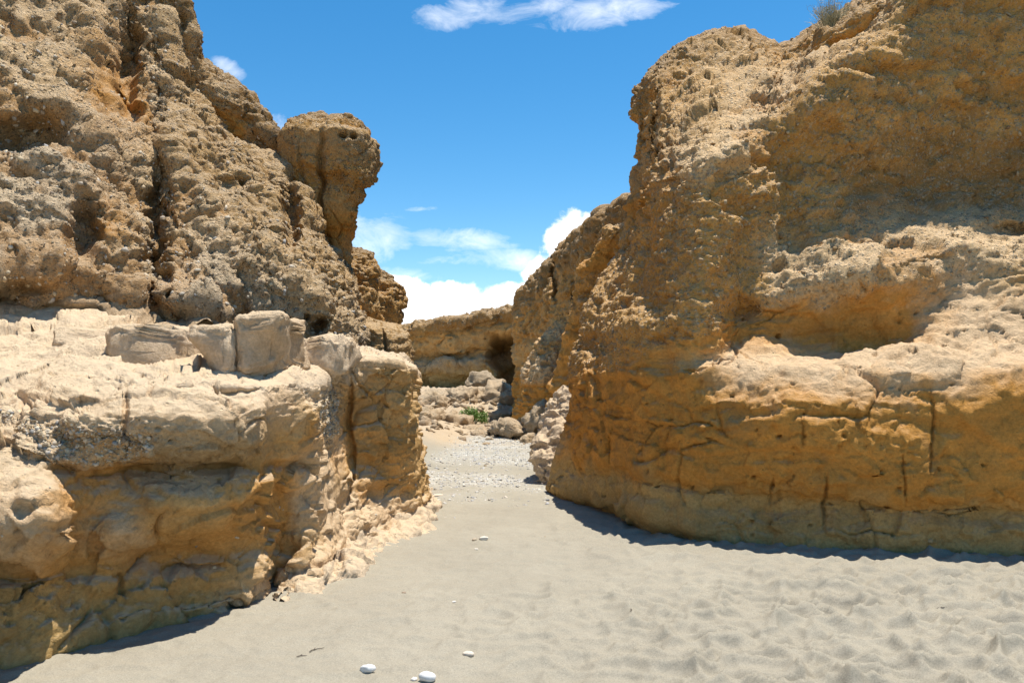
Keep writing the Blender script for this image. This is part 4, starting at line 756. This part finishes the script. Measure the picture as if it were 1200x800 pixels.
# ================================================================== boulders in the bend
BO = [
 # px, py(base), d, w, h, depth m, colour, seed, label, category, extras
 (568, 466, 27.0, 54, 24, 1.6, (.36, .27, .17), 31, 'small layered cone of flat weathered rock in front of the far cliff cave', dict(layers=4.5, e=.9)),
 (504, 484, 25.0, 56, 22, 1.6, (.58, .43, .27), 32, 'low cream boulder at the left end of the row below the far cliff', {}),
 (518, 484, 23.5, 19, 18, .5, (.58, .43, .27), 33, 'small upright brown block casting a shadow left of the green bush', dict(e=.6)),
 (543, 482, 24.5, 32, 24, .9, (.58, .43, .27), 34, 'rounded brown boulder just behind the green bush', {}),
 (577, 486, 24.8, 50, 28, 1.2, (.58, .43, .27), 35, 'broad orange faced boulder right of the green bush', dict(e=.7)),
 (601, 485, 24.0, 30, 24, .9, (.42, .29, .17), 36, 'squarish orange boulder touching the rock rib on the right', dict(e=.6)),
 (622, 474, 25.0, 30, 14, .9, (.46, .36, .25), 30, 'pale boulder half hidden behind the base of the rock rib', {}),
 (527, 510, 20.5, 48, 30, 1.1, (.58, .43, .27), 37, 'cream slab shaped boulder with a dark undercut below the green bush', dict(e=.7)),
 (553, 514, 19.6, 30, 12, .8, (.58, .43, .27), 38, 'smooth cream boulder in front of the green bush', {}),
 (561, 524, 18.3, 36, 18, .7, (.58, .43, .27), 39, 'tilted orange and cream slab at the edge of the grey gravel', dict(e=.6)),
 (603, 514, 17.8, 56, 16, 1.0, (.58, .43, .27), 40, 'long flat cream ledge stone right of the tilted slab', dict(e=.65, layers=3)),
 (597, 524, 18.0, 40, 10, .7, (.58, .43, .27), 41, 'thin cream slab lying at the head of the gravel', dict(e=.6)),
 (636, 505, 17.6, 40, 26, 1.0, (.58, .43, .27), 42, 'cream rock shoulder rising to the base of the rock rib', {}),
 (622, 522, 17.0, 30, 12, .6, (.58, .43, .27), 43, 'low cream stone at the right head of the gravel', {}),
 (590, 497, 22.0, 34, 14, .9, (.58, .43, .27), 44, 'pale flat topped boulder between the bush and the rock rib', dict(e=.65)),
 (498, 500, 20.0, 34, 18, 1.0, (.58, .43, .27), 45, 'bright cream boulder beside the right end of the ledge', {}),
 (540, 523, 17.6, 16, 6, .3, (.58, .43, .27), 46, 'small pale stone at the left head of the gravel', {}),
 (512, 525, 16.6, 26, 8, .5, (.58, .43, .27), 47, 'flat bright stone on the cream bank left of the gravel', {}),
]
for (px, py, d, wp, hp, dep, col, seed, lab, kw) in BO:
    hp2 = hp * 1.35
    me, loc = block(px, py + hp * .35, d, wp * 1.08, hp2, dep, col, seed, sub=4, cuts=8, amp=.22, **{**dict(e=.72, chips=2.0), **kw})
    me.name = 'boulder'
    b_ = link('boulder', me, M_bould); b_.location = loc; b_.rotation_euler = (0, 0, random.uniform(-.25, .25)); tag(b_, lab, 'boulder', 'boulders in the bend of the canyon')

reg = np.exp(-((GS[..., 1] - 23) / 4.5) ** 2) * (np.abs(GS[..., 0] + 1.0) < 3.2) + .6 * np.exp(-((GS[..., 1] - 18.5) / 1.2) ** 2) * (GS[..., 0] > -.9) * (GS[..., 0] < 1)
rb = scatter('rubble', GS, reg, GNs, 900, (.03, .17), M_bould, cols=[(.54, .40, .26), (.48, .34, .20), (.58, .46, .32), (.42, .29, .17)], flat=.6, sub=2, sink=.0, rng=np.random.default_rng(33))
tag(rb, 'small angular cream rubble filling the gaps between the boulders in the bend', 'rubble')
# ------------------------------------------------------------------ plants
def leaf_mat(name, col, rough=.7):
    m = bpy.data.materials.new(name); m.use_nodes = True; t = NT(m.node_tree)
    o = t.n('ShaderNodeOutputMaterial'); b = t.n('ShaderNodeBsdfPrincipled'); t.l(b.outputs[0], o.inputs[0])
    ge = t.n('ShaderNodeNewGeometry'); b.inputs['Roughness'].default_value = rough
    c2 = tuple(x * 1.6 for x in col)
    t.l(t.mix(t.noise(ge.outputs['Position'], 6, 3, .6), (*[x * .6 for x in col], 1), (*c2, 1)), b.inputs['Base Color'])
    return m
M_green = leaf_mat('fresh green leaves', (.13, .23, .035)); M_dry = leaf_mat('dry straw stems', (.36, .33, .20)); M_twig = leaf_mat('dark dry twig', (.06, .045, .03))
def green_bush(loc, wx, wy, h, n=1600, seed=4):
    r = np.random.default_rng(seed)
    root = tag(empty('green_bush', loc), 'small bright green bush growing among the boulders below the far cliff', 'bush')
    # clumps
    cc = r.uniform(-1, 1, (14, 3)) * np.array([wx * .8, wy * .8, 0]) + np.array([0, 0, h * .35]); cc[:, 2] += r.uniform(-.1, .3, 14) * h
    k = r.integers(0, 14, n); v = r.normal(size=(n, 3)); v /= np.linalg.norm(v, axis=1)[:, None]
    c = cc[k] + v * (r.random((n, 1)) ** .4) * np.array([wx * .32, wy * .32, h * .42]); c[:, 2] = np.abs(c[:, 2])
    a = r.normal(size=(n, 3)); a /= np.linalg.norm(a, axis=1)[:, None]; b = np.cross(a, r.normal(size=(n, 3))); b /= np.linalg.norm(b, axis=1)[:, None]
    L = r.uniform(.035, .075, (n, 1)); V_ = np.stack([c, c + a * L * .5 + b * L * .22, c + a * L, c + a * L * .5 - b * L * .22], 1).reshape(-1, 3)
    link('foliage', raw_mesh('foliage', V_, np.arange(4 * n).reshape(-1, 4), smooth=False), M_green, root)
    # stems
    V2, F2_ = [], []
    for q in cc: add_tube(V2, F2_, [(q[0] * .2, q[1] * .2, -.05), tuple(q * np.array([.6, .6, .7])), tuple(q)], [.014, .008, .004], 5)
    link('stems', raw_mesh('stems', V2, F2_), M_twig, root)
def add_tube(V_, F_, pts, rad, k=5):
    b0 = len(V_)
    for i, p in enumerate(pts):
        p = Vector(p); q = Vector(pts[min(i + 1, len(pts) - 1)]) - Vector(pts[max(i - 1, 0)]); q.normalize()
        u = q.orthogonal().normalized(); v = q.cross(u)
        for j in range(k):
            a = 2 * math.pi * j / k; V_.append(tuple(p + (u * math.cos(a) + v * math.sin(a)) * rad[i]))
    for i in range(len(pts) - 1):
        for j in range(k): F_.append((b0 + i * k + j, b0 + i * k + (j + 1) % k, b0 + (i + 1) * k + (j + 1) % k, b0 + (i + 1) * k + j))
gb = W(554, 495, 20.9)
green_bush(gb, .38, .24, .40)
def dry_shrub(loc, rx, h, seed=3):
    r = random.Random(seed); V_, F_ = [], []
    for i in range(230):
        a = r.uniform(0, 2 * math.pi); lean = r.uniform(.0, 1.0); L = h * r.uniform(.55, 1.05)
        x0 = r.uniform(-.25, .25) * rx; p = Vector((x0, r.uniform(-.1, .1), 0)); dvec = Vector((math.cos(a) * lean * rx / h * 1.1, math.sin(a) * lean * .6, 1)).normalized()
        pts = [p.copy()]
        for s in range(4):
            dvec = (dvec + Vector((r.gauss(0, .14), r.gauss(0, .14), r.gauss(0, .07)))).normalized(); p = p + dvec * L / 4; pts.append(p.copy())
        add_tube(V_, F_, [tuple(q) for q in pts], [.0035, .003, .0026, .002, .0014], 3)
        for s in range(3):
            q = pts[r.randint(2, 4)]; e = q + Vector((r.gauss(0, .05), r.gauss(0, .05), r.uniform(.0, .07)))
            add_tube(V_, F_, [tuple(q), tuple(e)], [.002, .001], 3)
    root = tag(empty('dry_shrub', loc), 'pale dry grassy shrub on the right skyline at the top of the photo', 'shrub')
    link('stems', raw_mesh('stems', V_, F_), M_dry, root)
dry_shrub(W(974, 40, 10.5), .34, .46)

# ------------------------------------------------------------------ stones and litter on the sand
WH, CRM, BRN = (.68, .67, .64), (.60, .52, .42), (.30, .22, .15)
LS = [
 (430, 797, (.078, .05, .042), WH, .2, 51, 'white_stone', 'egg shaped white stone at the bottom of the photo, left of the pair'),
 (500, 803, (.092, .06, .05), WH, -.2, 52, 'white_stone', 'larger white stone cut by the bottom edge of the photo'),
 (485, 801, (.035, .03, .02), (.62, .58, .52), .5, 53, 'stone', 'tiny grey stone touching the larger white stone'),
 (549, 777, (.062, .04, .028), CRM, -.3, 54, 'stone', 'single tan stone with a darker side on the open sand'),
 (567, 638, (.085, .05, .036), (.66, .60, .50), .0, 55, 'stone', 'flat pale stone, the right one of the little group in mid channel'),
 (556, 638, (.045, .04, .032), (.42, .34, .24), .4, 56, 'stone', 'small brown stone, the left one of the little group in mid channel'),
 (558, 648, (.035, .03, .014), (.66, .60, .50), .4, 57, 'stone', 'tiny pale chip just nearer than the little group in mid channel'),
 (532, 711, (.028, .02, .012), (.62, .57, .5), .4, 58, 'stone', 'tiny pale pebble alone on the left middle sand'),
 (473, 697, (.030, .024, .018), BRN, .1, 59, 'stone', 'tiny dark pebble on the sand near the rubble'),
 (512, 584, (.16, .08, .03), (.60, .50, .38), .5, 60, 'stone', 'pale flat stone at the right end of the rubble by the gravel'),
 (30, 785, (.02, .016, .012), BRN, .1, 61, 'stone', 'dark pebble on the sand in the lower left corner'),
]
for (px, py, size, col, rz, seed, nm, lab) in LS:
    d = gd(py); x, y, _ = W(px, py, d); y += size[1] * .3
    me = rock_mesh(nm, size, col, sub=3, seed=seed, e=.95, amp=.10, cuts=2, colvar=.08, chips=.25)
    o_ = link(nm, me, M_white if nm == 'white_stone' else M_stone); o_.location = (x, y, gz(x, y) - size[2] * .28); o_.rotation_euler = (0, 0, rz); tag(o_, lab, 'stone')
def twig(px, py, L, rz, lab, seed, nm='twig'):
    r = random.Random(seed); d = gd(py); x, y, _ = W(px, py, d); V_, F_ = [], []
    pts = [Vector((-L / 2, 0, .004))]
    for s in range(5): pts.append(pts[-1] + Vector((L / 5, r.gauss(0, L * .05), r.gauss(0, .002))))
    add_tube(V_, F_, [tuple(p) for p in pts], [.002, .003, .0028, .0026, .002, .001], 6)
    add_tube(V_, F_, [tuple(pts[2]), tuple(pts[2] + Vector((L * .16, L * .14, .004)))], [.003, .0012], 6)
    o_ = link(nm, raw_mesh(nm, V_, F_), M_twig); o_.location = (x, y, gz(x, y) + .002); o_.rotation_euler = (0, 0, rz); tag(o_, lab, 'twig')
twig(371, 766, .10, .9, 'dark twig on the sand left of the white stones', 1)
twig(354, 775, .06, .5, 'short dark twig piece nearer the ledge than the longer twig', 2)
twig(1104, 724, .07, .1, 'small dark twig on the rippled sand at lower right', 3)
twig(740, 727, .05, 1.3, 'tiny dark twig on the sand at the middle of the foreground', 4)
